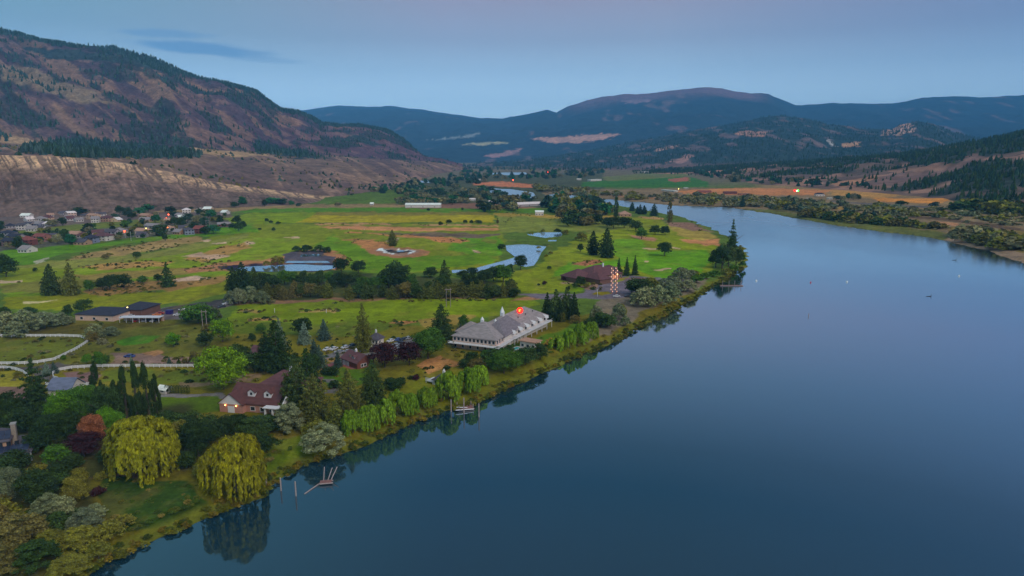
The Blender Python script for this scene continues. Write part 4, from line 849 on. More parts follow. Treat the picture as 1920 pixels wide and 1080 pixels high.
tree('pine', 1112, 478, 44, 28, 'dark', pl); tree('pine', 1137, 483, 54, 36, 'dark2', pl); tree('round', 1246, 480, 28, 28, 'dark2', pl); tree('round', 1088, 472, 16, 12, 'dark', pl)
many('round', [(1203,449,24,22,'mid'),(1192,434,22,24,'dark2'),(1170,428,22,24),(1150,429,24,28),(1228,440,18,24,'dark2'),(1247,441,18,20),(1138,426,20,20),(1180,424,16,20)], 'dark', pl, 'fairway grove')
tree('column', 1155, 410, 40, 11, 'dark2', 'on the far lawn by the brown roofed house'); tree('column', 1255, 418, 38, 12, 'brown', 'at the point where the river bends', sizeword='tall')
pl = 'on the grassy point beside the river'
tree('sparsepine', 1372, 478, 64, 24, 'dark2', pl, sizeword='tall'); many('round', [(1354,504,50,34),(1342,502,36,30,'dark'),(1380,498,34,26,'dark2'),(1366,500,40,26,'pine')], 'dark2', pl, 'point trees')
many('shrub', [(1393,500,12,14,'mid'),(1320,522,12,22,'mid'),(1340,518,12,24,'mid'),(1362,512,10,22,'olive'),(1302,516,10,18,'olive'),(1376,506,10,18,'mid'),(1388,476,18,12,'olive'),(1392,488,14,12,'mid')], 'mid', pl, 'point bushes')
pl = 'in the thicket right of the clubhouse car park'
many('shrub', [(1278,530,32,44),(1262,545,30,40),(1290,546,24,36),(1232,572,42,54),(1206,574,40,46),(1260,566,36,40,'greysilver'),(1245,552,34,44,'greysilver'),(1294,522,18,30,'greysilver'),(1190,566,20,26)], 'silver', pl, 'riverside thicket')
many('round', [(1200,556,38,48),(1218,552,34,40,'olive'),(1184,552,28,28),(1306,530,16,26,'mid')], 'dark2', pl, 'riverside trees')
pl = 'at the front of the clubhouse'
many('spruce', [(1160,518,34,15),(1175,517,34,15),(1190,516,36,15)], 'dark2', pl, 'clubhouse spruces')
many('round', [(1088,538,22,22,'dark2'),(1021,535,9,10,'maroon'),(1030,506,8,9,'dark2'),(1058,526,8,12,'maroon'),(1112,536,8,10,'brown'),(1078,540,10,12,'dark2'),(1066,544,8,9,'dark'),(1124,530,10,12,'mid'),(1010,536,5,6),(1100,540,8,12,'olive'),(1150,512,6,8)], 'dark', pl, 'clubhouse bushes')
pl = 'in the conifer clump right of the lodge'
many('pine', [(1026,598,50,26,'dark'),(1042,600,58,36,'pine'),(1062,598,60,34,'pine'),(1076,600,52,26,'dark'),(1050,602,40,26,'dark')], 'dark', pl, 'lodge conifers')
many('hedge', [(1054,603,18,13,'olive')], 'olive', pl); tree('shrub', 1078, 606, 18, 22, 'brown', pl)
pl = 'by the shore above the small golden willows'
many('shrub', [(1118,603,34,28),(1160,600,36,28),(1128,612,22,30,'greysilver'),(1172,608,16,22,'greysilver')], 'silver', pl, 'shore shrubs'); many('round', [(1132,614,30,54,'dark2'),(1168,598,30,16,'olive'),(1106,614,20,26,'dark2')], 'dark2', pl, 'shore trees')
many('willow', [(1045,654,26,34),(1068,652,36,28),(1089,642,38,32),(1109,632,32,28)], 'willow', 'in the short row right of the lodge lawn', 'young willows right of the lodge')
tree('shrub', 1036, 648, 16, 30, 'orange', 'left end of the short willow row')
pl = 'on the riverbank in front of the lodge'
many('round', [(945,700,50,62,'mid'),(920,690,40,40,'dark2'),(985,684,38,48,'dark2'),(1013,674,34,34,'dark2'),(968,690,36,40,'mid'),(896,694,24,38,'brown'),(872,690,18,28,'dark'),(884,682,26,30,'dark2'),(838,694,10,16,'dark')], 'mid', pl, 'lodge bank trees')
many('shrub', [(935,664,16,26,'dark2'),(912,668,14,24,'mid'),(955,662,18,24,'dark2')], 'mid', 'against the lower front corner of the lodge', 'lodge corner shrubs')
many('hedge', [(850,654,14,7),(907,659,16,8),(921,661,16,8),(866,653,16,8),(879,655,18,8),(893,656,18,8),(858,652,12,7)], 'dark', 'against the front wall of the lodge', 'lodge cedars')
pl = 'in the hedge under the long lodge balcony'
many('hedge', [(966+6.2*i,640-3.4*i,18,9) for i in range(10)], 'dark2', pl, 'balcony hedge')
# --- suburb trees at the foot of the hill
pl = 'among the houses at the foot of the hill'
many('round', [(149,404,16,30,'dark'),(225,402,18,16,'dark'),(278,398,16,26,'teal'),(262,404,16,20,'teal'),(240,408,20,20,'farblue'),(100,424,12,24,'sage'),(118,424,18,14,'dark'),(166,432,14,18,'dark'),(0,436,22,24,'dark'),(122,455,26,18,'dark2'),(109,458,20,18,'sage'),(133,460,22,22,'teal'),(34,468,24,20,'dark'),(235,426,14,16,'mid'),(292,418,16,18,'teal'),(266,424,12,10,'farblue'),(300,442,22,34,'dark2'),(320,400,14,20,'dark'),(328,424,18,16,'dark2'),(340,428,22,16,'dark'),(352,418,20,20,'farblue'),(372,424,22,22,'sage'),(362,434,18,14,'dark'),(384,428,22,18,'farblue'),(396,412,20,22,'teal'),(400,438,18,26,'teal'),(385,440,16,20,'dark'),(358,394,7,9,'dark'),(412,420,14,12,'dark'),(448,434,20,16,'dark2'),(445,420,16,20,'dark'),(455,430,16,14,'dark'),(436,430,12,14,'farblue'),(310,452,14,10,'dark'),(208,450,12,16,'dark'),(225,448,14,14,'dark2'),(48,446,10,10,'mid'),(60,456,12,14,'dark'),(248,410,12,16,'dark'),(85,420,10,16,'sage'),(178,428,10,8,'mid'),(216,412,12,16,'farblue'),(330,408,12,14,'farblue'),(375,402,12,16,'dark')], 'dark', pl, 'suburb trees')
many('round', [(455,386,18,18,'teal'),(440,390,12,16,'dark'),(512,384,14,30,'teal'),(530,384,12,24,'farblue'),(496,388,14,12,'dark'),(546,386,10,12,'teal'),(560,388,8,10,'farblue'),(634,387,8,14,'sage')], 'teal', 'at the back edge of the green fields', 'field edge trees')
many('round', [(500,416,7,9),(508,419,6,8),(522,421,6,10),(487,432,5,7),(513,434,8,8,'dark2'),(826,424,9,9),(842,420,9,12),(872,420,8,9),(884,420,8,8),(897,420,8,14),(803,396,6,7),(867,395,6,5),(933,421,10,6,'brown')], 'dark', 'dotted along the far fairways', 'far fairway trees')
# --- far valley trees, thickest first
M_FAR = vcol_mat('distant_foliage', (.2,), .25)
def small_proto(kind, seed, n):
    g = np.random.default_rng(seed)
    if kind == 'pine':
        V, Q = proto_pine(n, .16, seed)
    elif kind == 'shrub': V, Q = proto_shrub(n, .19, seed)
    else: V, Q = proto_round(n, .19, seed)
    return V, Q
def cone_proto(seed, n=3):
    g = np.random.default_rng(seed); V = []; Q = []
    for j in range(n):
        z0 = j/n*.85; z1 = min(1, z0+.5+.1*j); r = .5*(1-j/n*.75); o = g.uniform(0, 6.28)
        for k in range(4):
            a = o+k*1.57; b = a+1.3; i = len(V); rr = r*g.uniform(.7, 1.2); ro = r*g.uniform(.7, 1.2)
            V += [(math.cos(a)*rr, math.sin(a)*rr, z0+g.uniform(-.06, .06)), (math.cos(b)*ro, math.sin(b)*ro, z0+g.uniform(-.06, .06)), (.02, 0, z1), (-.02, 0, z1)]; Q.append([i, i+1, i+2, i+3])
    return np.array(V), np.array(Q)
def stuff_trees(name, pts, hs, ws, cols, protos, label, cat):
    """one mesh of many small crowns: pts (n,3)"""
    VV = []; QQ = []; CC = []; off = 0; n = len(pts); pick = rng.integers(0, len(protos), n)
    for k, (V, Q) in enumerate(protos):
        m = np.nonzero(pick == k)[0]
        if not len(m): continue
        th = rng.uniform(0, 6.28, len(m)); c, s_ = np.cos(th)[:, None], np.sin(th)[:, None]
        X = (V[None, :, 0]*c-V[None, :, 1]*s_)*ws[m][:, None]+pts[m][:, 0:1]; Y = (V[None, :, 0]*s_+V[None, :, 1]*c)*ws[m][:, None]+pts[m][:, 1:2]; Z = V[None, :, 2]*hs[m][:, None]+pts[m][:, 2:3]
        VV.append(np.stack([X, Y, Z], -1).reshape(-1, 3)); nv = len(V)
        QQ.append((Q[None]+(np.arange(len(m))*nv)[:, None, None]+off).reshape(-1, 4)); off += nv*len(m)
        lf = rng.uniform(.65, 1.35, (len(m), len(Q), 1)); CC.append((np.repeat(lf, 4, 1)[:, :nv]*cols[m][:, None, :]).reshape(-1, 3))
    o = link(name, npmesh(name, np.concatenate(VV), np.concatenate(QQ), M_FAR, np.concatenate(CC)))
    tag(o, label, cat, kind='stuff'); return o
def scatter(n, poly, kinds, cols, hr, place, group, wr=(.9, 1.5)):
    xs = [p[0] for p in poly]; ys = [p[1] for p in poly]; pts = []; hs = []; ws = []; cc = []
    while len(pts) < n:
        x = random.uniform(min(xs), max(xs)); y = random.uniform(min(ys), max(ys))
        if sdpoly(np.array([x]), np.array([y]), poly)[0] < 0: continue
        if any(sdpoly(np.array([x]), np.array([y+5.]), rv)[0] > -4 for rv in (RIVER2, RIVER3, RIVER4)): continue
        h = random.uniform(*hr)*(.55+.9*(y-300)/80); p = P(x, y, 1.5); H = h*p.y/F/CP; pts.append(tuple(p)); hs.append(H); ws.append(H*random.uniform(*wr)*1.08); j = random.uniform(.8, 1.2); cc.append([v*j for v in TC[random.choice(cols)]])
    pr = [small_proto(k, 40+i, 70) for i, k in enumerate(kinds)]
    look = 'silvery and dark shrubs' if 'shrub' in kinds else 'dark green and grey trees'
    stuff_trees('shrubland' if 'shrub' in kinds else 'woodland', np.array(pts), np.array(hs), np.array(ws), np.array(cc), pr, look+' '+place, 'shrubland' if 'shrub' in kinds else 'woodland')
scatter(34, [(895,395),(935,384),(960,378),(1000,392),(960,398),(900,400)], ['round'], ['dark','brown','sage','farblue'], (7,12), 'by the farm sheds beyond the green fields', 'farm trees')
scatter(46, [(1010,392),(1040,376),(1130,386),(1150,404),(1090,412),(1040,400)], ['round','round','pine'], ['farblue','olive','teal','sage','greysilver'], (10,16), 'between the farm sheds and the river', 'riverside farm trees')
scatter(24, [(1050,412),(1110,410),(1130,424),(1060,426)], ['round'], ['dark','dark2','brown'], (8,14), 'in the grove at the back of the golf course', 'back grove trees')
many('pine', [(1185,396,16,12),(1200,402,18,12),(1208,402,16,11),(1226,405,22,18),(1195,400,12,10)], 'farblue', 'on the far bank lawn beside the river', 'lawn pines')
scatter(150, [(745,384),(760,366),(830,352),(960,362),(1010,374),(1000,380),(900,380),(880,384),(760,386)], ['round'], ['farblue','sage','sage','teal','greysilver'], (6,10), 'in the wooded valley floor behind the long shed', 'valley trees')
scatter(150, [(650,352),(690,340),(800,330),(920,330),(910,345),(840,352),(740,366),(700,362)], ['round','pine'], ['farblue','farblue','sage','teal'], (6,10), 'in the wooded valley floor below the clay bluffs', 'valley trees')
scatter(120, [(860,318),(1130,320),(1130,334),(1000,338),(860,336)], ['round','pine'], ['farblue','sage','bluedark','teal'], (6,10), 'in the hazy far end of the valley', 'far valley trees')
scatter(60, [(1000,352),(1060,356),(1120,362),(1010,360)], ['shrub','round'], ['sage','greysilver','olive'], (5,9), 'on the inner bend of the upstream river', 'inner bend shrubs', (1.2,2))
scatter(150, [(1230,318),(1330,322),(1500,334),(1640,346),(1640,356),(1500,350),(1380,344),(1300,328)], ['round','pine'], ['farblue','dark2','teal','sage'], (7,12), 'in dark groves below the right hills', 'grove trees')
scatter(120, [(0,445),(60,432),(150,428),(240,418),(300,402),(420,396),(430,430),(380,440),(240,450),(100,462),(0,470)], ['round','shrub'], ['dark','dark2','farblue','olive','sage'], (3,6), 'hedges and small garden shrubs between the suburban houses', 'garden shrubs')
# --- right bank
scatter(185, [(1010,360),(1130,364),(1250,368),(1440,372),(1560,384),(1560,402),(1440,392),(1300,384),(1200,376),(1130,371),(1030,366)], ['shrub','shrub','round'], ['sage','greysilver','sage','sage','olive'], (5,9), 'on the far riverbank below the brown farmland', 'far bank shrubs', (1.2, 2.2))
scatter(125, [(1560,386),(1700,394),(1920,410),(1920,432),(1760,416),(1640,408),(1560,402)], ['shrub','shrub','round'], ['sage','greysilver','olive','sage'], (5,9), 'on the far bank between the road and the river', 'far bank thicket', (1.2, 2))
scatter(70, [(1440,396),(1560,408),(1700,424),(1780,436),(1700,430),(1600,420),(1500,406)], ['shrub'], ['dark2','olive','brown'], (7,10), 'at the far waterline of the wide river', 'waterline shrubs', (1.4, 2.2))
many('pine', [(1392,388,22,12),(1600,410,18,12),(1620,412,18,12),(1637,408,12,12),(1488,392,16,14),(1500,396,16,12),(1585,402,14,12),(1660,414,12,14)], 'farblue', 'standing above the far waterline', 'waterline pines')
many('round', [(1590,375,14,10,'teal'),(1600,376,14,14,'sage'),(1608,376,12,12,'dark2'),(1570,376,10,16,'farblue'),(1580,377,10,12,'sage'),(1690,386,10,22,'dark2'),(1752,390,12,20,'farblue'),(1812,424,12,16,'sage'),(1818,440,18,26,'sage'),(1790,452,14,22,'sage'),(1850,428,8,14,'dark2'),(1900,446,10,14,'dark2'),(1880,470,8,14,'olive'),(1860,420,8,14,'sage'),(1880,424,10,16,'sage')], 'sage', 'scattered over the brown ground of the far bank', 'far bank trees')
scatter(50, [(1780,440),(1850,444),(1930,460),(1930,480),(1850,462)], ['shrub'], ['olive','brown','sage'], (8,12), 'on the eroded far bank at the right edge', 'eroded bank shrubs', (1.2, 2))
scatter(60, [(1790,396),(1850,398),(1930,404),(1930,412),(1800,404)], ['round','shrub'], ['dark','olive','dark2'], (12,18), 'at the foot of the wooded slope', 'slope foot trees', (1.1, 1.8))
# --- forests and scattered pines on the slopes
PINES3 = [cone_proto(i) for i in range(6)]
def slope_forest(H, n, wfn, hr, cols, label, wr=(.45, .7)):
    X, Y, Z, E, px, py, col = H
    w = wfn(X, Y, Z, E, px, py)*(px > -120)*(px < 2040); w = np.maximum(w, 0)*(Y if True else 1); w = w/w.sum()
    i = rng.choice(len(X), n, p=w); j = Y[i]*.0015
    pts = np.stack([X[i]+rng.uniform(-1, 1, n)*j, Y[i]+rng.uniform(-1, 1, n)*j*2, Z[i]-1.5], 1)
    hs = rng.uniform(hr[0], hr[1], n); ws = hs*rng.uniform(wr[0], wr[1], n); cc = np.array([TC[c] for c in cols])[rng.integers(0, len(cols), n)]*rng.uniform(.7, 1.2, (n, 1))
    stuff_trees('forest', pts, hs, ws, cc, PINES3, label, 'forest')
def w_left(X, Y, Z, E, px, py):
    a, b = spur(X, Y, E)
    f = sstep(.50, .57, fbm(a/90, b/160, 5, 37))
    ridge = sstep(3.86, 3.97, E+.2*(fbm(X/160, Y/160, 3, 5)-.5))*(E < 4.01)*4.5
    foot = sdpoly(px, py, [(30,284),(90,262),(180,262),(280,272),(380,286),(370,297),(250,296),(120,296)]); foot = (foot > 0)*2.5
    foot2 = (sdpoly(px, py, [(470,262),(520,280),(620,295),(600,300),(480,288)]) > 0)*1.2
    return (E > 2.9)*(E < 4.02)*(f*.5+.05+ridge)+foot+foot2
slope_forest(LH, 13000, w_left, (8, 21), ['farblue','dark','bluedark'], 'scattered dark pines over the rocky left mountain and its skyline')
slope_forest(LH, 700, lambda X, Y, Z, E, px, py: (E > 1)*(E < 3)*sstep(.5, .7, fbm(X/90, Y/140, 3, 5)), (4, 9), ['bluedark','brown','dark'], 'small dark bushes dotted on the dry terrace of the left slope', (1, 1.8))
slope_forest(RH, 9000, lambda X, Y, Z, E, px, py: (E > .02)*(E < 1.03)*(sstep(.35, .49, E*.9+(fbm(X/160, Y/260, 4, 15)-.5)*1.3+sstep(1650, 1900, px)*.25)*(sdpoly(px, py, [(1660,330),(1760,318),(1830,290),(1850,296),(1790,322),(1700,345),(1620,350)]) < -1)+.06+(E > .97)*.5), (10, 18), ['farblue','dark','dark2','pine'], 'dense conifer forest over the slopes right of the river')
slope_forest(MH, 9000, lambda X, Y, Z, E, px, py: (E > .03)*(E < 1.02)*(1-sstep(.58, .68, fbm(X/90, Y/300, 5, 19))+.05), (14, 26), ['farblue','bluedark','dark'], 'conifer forest on the low hills across the valley')
# ------------------------------------------------------------------ buildings
G = A
ROOFS = {'midgrey': G(100,97,106), 'grey': G(122,118,122), 'dark': G(44,46,60), 'brown': G(84,58,62), 'darkbrown': G(78,52,52), 'red': G(112,66,62), 'pale': G(190,186,190), 'slate': G(70,68,78), 'tan': G(150,120,104), 'white': G(215,208,205), 'blue': G(88,98,122)}
WALLS = {'pinkbrick': G(150,112,104), 'white': G(206,192,192), 'pinkwhite': G(205,170,160), 'brick': G(100,60,54), 'cream': G(196,168,140), 'grey': G(140,138,146), 'tan': G(150,120,100), 'orange': G(132,92,76), 'bluegrey': G(110,116,140), 'brown': G(96,72,64)}
M_PANE = mat('window_glass', (.025,.03,.04), .1, 0, spec=.6); M_TRIM = mat('white_trim', (.72,.68,.68), .5, .05, 2); M_WARM = mat('warm_lamp', (1,.6,.3), .5, 0, emit=(1,.45,.12,14))
M_WOODP = mat('weathered_wood', (.34,.26,.24), .85, .25, 4); M_DECK = mat('deck_boards', (.3,.14,.12), .8, .25, 3)
def frame(p0, p1, z=1.9):
    a = P(*p0, z); b = P(*p1, z); d = b-a; return a, b, d.length, math.atan2(d.y, d.x)
for _k in ('white', 'pinkwhite', 'cream'): WALLS[_k] = tuple(v*.8 for v in WALLS[_k])
def wallmesh(w, d, h, rh, roof):
    mb = MB(); x, y = w/2, d/2
    mb.add([(-x,-y,-.6),(x,-y,-.6),(x,y,-.6),(-x,y,-.6),(-x,-y,h),(x,-y,h),(x,y,h),(-x,y,h)], [(0,1,5,4),(1,2,6,5),(2,3,7,6),(3,0,4,7)])
    if roof == 'gable': mb.add([(-x,-y,h),(-x,y,h),(-x,0,h+rh),(x,-y,h),(x,y,h),(x,0,h+rh)], [(0,2,1),(3,4,5)])
    return mb
def roofmesh(w, d, h, rh, roof, o=.6, th=.22):
    mb = MB(); x, y = w/2+o, d/2+o; dz = o*rh/(d/2); z = h-dz+.05
    if roof == 'flat': return mb.box(-x, x, -y, y, h, h+.35)
    r = x if roof == 'gable' else max(.3, x-y)
    V = [(-x,-y,z),(x,-y,z),(x,y,z),(-x,y,z),(-r,0,h+rh+.05),(r,0,h+rh+.05)]; T = [(a,b,c+th) for a,b,c in V]
    fs = [(6,7,11,10),(8,9,10,11),(0,3,2,1),(0,1,7,6),(1,2,8,7),(2,3,9,8),(3,0,6,9),(7,8,11),(9,6,10)]
    if roof == 'gable': # open underside follows the slope
        fs = [(6,7,11,10),(8,9,10,11),(0,4,5,1),(2,5,4,3),(0,1,7,6),(2,3,9,8),(1,5,11,7),(5,2,8,11),(0,6,10,4),(4,10,9,3)]
    return mb.add(V+T, fs)
def window(parent, x, y, z, w, h, side, fr=True):
    """side: f front(-y) b back r right l left; x along the wall"""
    t = .06
    def bx(mb, a0, a1, z0, z1, t0, t1):
        if side == 'f': return mb.box(a0, a1, y-t1, y-t0, z0, z1)
        if side == 'b': return mb.box(a0, a1, y+t0, y+t1, z0, z1)
        if side == 'r': return mb.box(x+t0, x+t1, a0, a1, z0, z1)
        return mb.box(x-t1, x-t0, a0, a1, z0, z1)
    c = x if side in 'fb' else y
    wn = bx(MB(), c-w/2, c+w/2, z, z+h, .003, t).build('window', M_PANE, parent)
    if fr:
        m = MB(); e = .14
        for q in ((c-w/2-e, c-w/2, z-e, z+h+e), (c+w/2, c+w/2+e, z-e, z+h+e), (c-w/2, c+w/2, z-e, z), (c-w/2, c+w/2, z+h, z+h+e)): bx(m, *q, .002, t+.05)
        m.build('frame', M_TRIM, wn)
    return wn
def house(name, look, cat, place, p0, p1, d, h, rh, roof, rc, wc, group=None, win=None, extras=None, storeys=1, z=1.9, fr=True, over=.6):
    a, b, w, ang = frame(p0, p1, z); n = Vector((-math.sin(ang), math.cos(ang), 0)); c = (a+b)/2+n*d/2
    r = empty(name, (c.x, c.y, z), ang); tag(r, look, cat, place, group)
    wallmesh(w, d, h, rh, roof).build('wall', M_PAINT, r, WALLS[wc]); roofmesh(w, d, h, rh, roof, over).build('roof', M_ROOFC, r, ROOFS[rc])
    if win is None: win = max(2, int(w/4))
    for s in range(storeys):
        zz = .9+s*2.9
        for i in range(win):
            window(r, -w/2+(i+.5)*w/win, -d/2, zz, min(1.6, w/win*.5), 1.3, 'f', fr)
        window(r, w/2, -d*.2, zz, 1.2, 1.2, 'r', fr); window(r, -w/2, d*.1, zz, 1.2, 1.2, 'l', fr)
    return r, w, c, ang
def cupola(parent, x, y, z, s=1.0, name='cupola'):
    c = MB().box(x-.7*s, x+.7*s, y-.7*s, y+.7*s, z-1*s, z+1.3*s).build(name, M_TRIM, parent)
    MB().cone((x, y, z+1.303*s), 1.1*s, 1.5*s, 4).build('cap', M_TRIM, c)
def dormer(parent, x, y, z, s=1.0, rc='brown', dep=3.0):
    """front facing small gable"""
    d = MB(); w = 1.3*s
    d.add([(x-w,y,z),(x+w,y,z),(x+w,y,z+1.5*s),(x,y,z+2.5*s),(x-w,y,z+1.5*s),(x-w,y+dep,z),(x+w,y+dep,z),(x+w,y+dep,z+1.5*s),(x,y+dep,z+2.5*s),(x-w,y+dep,z+1.5*s)], [(0,1,2,3,4),(1,6,7,2),(5,0,4,9)])
    o = d.build('dormer', M_TRIM, parent)
    r = MB(); e = .3*s; th = .15
    for sx in (-1, 1):
        a0 = (x+sx*(w+e), z+1.5*s-e*.75+.02); a1 = (x, z+2.5*s+.02)
        V = [(a0[0],y-e,a0[1]),(a1[0],y-e,a1[1]),(a1[0],y+dep,a1[1]),(a0[0],y+dep,a0[1])]; T = [(p,q,v+th) for p,q,v in V]
        r.add(V+T, [(0,1,2,3),(7,6,5,4),(0,4,5,1),(1,5,6,2),(2,6,7,3),(3,7,4,0)])
    r.build('dormer_roof', M_ROOFC, o, ROOFS[rc]); MB().box(x-.4*s, x+.4*s, y-.05, y-.003, z+.5*s, z+1.4*s).build('window', M_PANE, o)
# -- the lodge
pl = 'by the river bend'
r, w, c, ang = house('lodge', 'sprawling pale lodge with grey hipped roofs and white balconies', 'lodge', 'above the riverside garden', (849,652), (930,662), 22, 6.0, 5.0, 'hip', 'grey', 'pinkwhite', win=0)
for i in range(11): window(r, -w/2+1.2+i*(w-2.4)/10, -11, 3.9, 1.25, 1.5, 'f')
for i in range(8): window(r, w/2, -9.5+i*2.6, 3.8, 1.5, 1.6, 'r')
for i in range(6): window(r, -w/2+1.5+i*(w-3)/5, -11, .7, 1.0, 1.4, 'f')
m = MB(); # balconies
m.box(-w/2-1.2, w/2+2.6, -13.6, -11.003, 2.9, 3.1); m.box(w/2+.003, w/2+2.6, -11, 10, 2.9, 3.1); m.build('balcony', M_TRIM, r)
m = MB(); m.box(-w/2-1.2, w/2+2.6, -13.6, -13.5, 3.9, 4.0); m.box(w/2+2.5, w/2+2.6, -13.4, 10, 3.9, 4.0)
for i in range(24): m.box(-w/2-1.2+i*(w+3.6)/23, -w/2-1.1+i*(w+3.6)/23, -13.58, -13.5, 3.103, 3.9)
for i in range(24): m.box(w/2+2.5, w/2+2.58, -13.3+i, -13.2+i, 3.103, 3.9)
m.build('railing', M_TRIM, r)
for i in range(6): MB().box(w/2+2.2, w/2+2.5, -13.3+i*4.4, -13.0+i*4.4, -1.5, 2.9).build('post', M_TRIM, r)
cupola(r, -1, 0, 11.0, .9); cupola(r, 4.5, 3, 10.4, .7)
# second hip nearer the river and a long wing behind
def wing(parent, x0, x1, y0, y1, h, rh, kind, rc, wc, along='x', name='wing', over=.7):
    wv_ = (x1-x0) if along == 'x' else (y1-y0); dv = (y1-y0) if along == 'x' else (x1-x0)
    o = wallmesh(wv_, dv, h, rh, kind).build(name, M_PAINT, parent, WALLS[wc]); o.location = ((x0+x1)/2, (y0+y1)/2, 0); o.rotation_euler = (0, 0, 0 if along == 'x' else math.pi/2)
    q = roofmesh(wv_, dv, h, rh, kind, over).build('roof', M_ROOFC, o, ROOFS[rc]); return o
wing(r, -w/2-5, -w/2+5, 2, 14, 4.6, 3.6, 'hip', 'grey', 'pinkwhite', 'x', 'side_wing'); wing(r, -2, w/2-4, 9, 26, 5.4, 4.4, 'hip', 'grey', 'white', 'y', 'rear_wing')
wing(r, w/2-11, w/2+.6, -3, 19, 6.2, 5.6, 'hip', 'midgrey', 'white', 'y')
a = P(956,646,1.9); b = P(1024,612,1.9); dd = b-a; L2_ = dd.length; an2 = math.atan2(dd.y, dd.x)
inv = Matrix.Rotation(-ang, 4, 'Z')@Matrix.Translation(-Vector((c.x, c.y, 1.9))); nn = Vector((-math.sin(an2), math.cos(an2), 0)); c2 = (a+b)/2+nn*9
o = wallmesh(L2_+2, 18, 6.0, 5.2, 'hip').build('long_wing', M_PAINT, r, WALLS['white']); o.location = inv@c2; o.rotation_euler = (0, 0, an2-ang)
rr_ = roofmesh(L2_+2, 18, 6.0, 5.2, 'hip', .8).build('roof', M_ROOFC, o, ROOFS['grey'])
hw = (L2_+2)/2
m = MB(); m.box(-hw, hw, -12.2, -9.003, 3.2, 3.4)
m.box(-hw, hw, -12.2, -12.1, 4.3, 4.4)
for i in range(40): m.box(-hw+i*2*hw/40, -hw+i*2*hw/40+.08, -12.18, -12.1, 3.403, 4.3)
m.build('balcony', M_TRIM, o)
for i in range(7): dd_ = MB().add([(0,0,0)], []); 
for i in range(6):
    x = -hw+3+i*(2*hw-6)/5
    g = MB(); g.add([(x-1.2,-11.0,5.2),(x+1.2,-11.0,5.2),(x,-11.0,6.6),(x-1.2,-6,5.6),(x+1.2,-6,5.6),(x,-6,7.2)], [(0,1,2),(1,4,5,2),(0,2,5,3)]); g.build('balcony_gable', M_TRIM, r if False else o)
    MB().box(x-1.0, x+1.0, -9.06, -9.003, 3.8, 5.8).build('balcony_door', M_PANE, o)
for i in range(8): MB().box(-hw+.5+i*(2*hw-1)/7, -hw+.8+i*(2*hw-1)/7, -12.0, -11.8, -1, 3.2).build('post', M_TRIM, o)
s_ = MB().box(-hw+9, -hw+10.6, -.8, .8, 10.2, 13.0).build('cupola', M_TRIM, r); s_.parent = o; MB().cone((-hw+9.8, 0, 13.003), 1.4, 3, 4).build('cap', M_TRIM, o)
for x in (-3, 5, 13): MB().bar((x, -4.4, 8.2), (x, -4.4, 9.7), .22, 6).build('vent_pipe', M_PANE, o)
# round glowing red sign
M_RED = mat('red_light', (1,.05,.02), .5, 0, emit=(1,.012,.008,2.6)); M_YEL = mat('yellow_light', (1,.7,.1), .5, 0, emit=(1,.4,.03,1.6))
sp = PD(975, 582, c2.y-.5); sg = empty('round_sign', sp); tag(sg, 'round glowing red sign with small yellow figures above the grey lodge roof', 'sign')
MB().bar((0,.15,0),(0,-.15,0),1.55,20).build('disc', M_RED, sg); m = MB(); m.box(-.62,-.12,-.2,-.16,-.6,.6); m.box(.06,.2,-.2,-.16,-.6,.6); m.box(.2,.5,-.2,-.16,.3,.6); m.build('figures', M_YEL, sg); MB().bar((0,0,-1.5),(0,0,-4.2),.08).build('post', M_TRIM, sg)
# pool house, pool
r, *_ = house('pool_house', 'small white flat roofed pool house', 'pool house', 'right of the lodge by its pool', (975,652), (1004,657), 5, 3.4, 0, 'flat', 'tan', 'white', win=3)
m = MB().box(-4, 4, -2, 2, -.2, .12).build('pool_deck', mat('pool_deck', (.45,.42,.4), .7, .1), None); m.location = P(966, 654, 2.3); m.rotation_euler = (0,0,.9); tag(m, 'pale paved deck round the turquoise lodge pool', 'deck')
m2 = MB().box(-2.6, 2.6, -1.2, 1.2, .13, .16).build('pool_water', mat('pool_water', (.05,.35,.33), .1, 0, spec=.5), None); m2.location = P(966, 654, 2.3); m2.rotation_euler = (0,0,.9); m2['kind'] = 'structure'; m2['label'] = 'turquoise pool water'
# -- brick house with dormers
r, w, c, ang = house('brick_house', 'large brick house with brown roofs, white gables and dormers', 'house', 'behind the dark shrubs near the shore', (430,770), (520,778), 13, 3.6, 4.6, 'gable', 'darkbrown', 'pinkbrick', win=5)
g = wallmesh(8, 9, 3.5, 3.6, 'gable').build('garage_wing', M_PAINT, r, WALLS['pinkbrick']); g.location = (-w/2+2.2, -4.5, 0); g.rotation_euler = (0,0,math.pi/2)
roofmesh(8, 9, 3.5, 3.6, 'gable', .5).build('roof', M_ROOFC, g, ROOFS['darkbrown'])
MB().add([(-w/2-2.7,-8.56,3.3),(-w/2+7.1,-8.56,3.3),(-w/2+2.2,-8.56,7.3),(-w/2-2.7,-8.52,3.3),(-w/2+7.1,-8.52,3.3),(-w/2+2.2,-8.52,7.3)], [(0,1,2),(5,4,3)]).build('gable_panel', M_TRIM, r)
MB().box(-w/2+1, -w/2+3.6, -8.62, -8.53, 0, 2.6).build('garage_door', M_TRIM, r)
for x in (.2, 4.4): MB().ball((-w/2+x, -8.8, 2.9), .17).build('wall_lamp', M_WARM, r)
for x in (-1.5, 4.8): dormer(r, x, -4.6, 5.2, 1.05, 'darkbrown', 4)
wing(r, -w/2+3, w/2+3, 6, 20, 5.2, 4.2, 'hip', 'brown', 'pinkbrick', 'x', 'rear_wing'); wing(r, w/2-6, w/2+5, 3, 12, 4.6, 3.4, 'gable', 'brown', 'pinkbrick', 'x', 'side_wing')
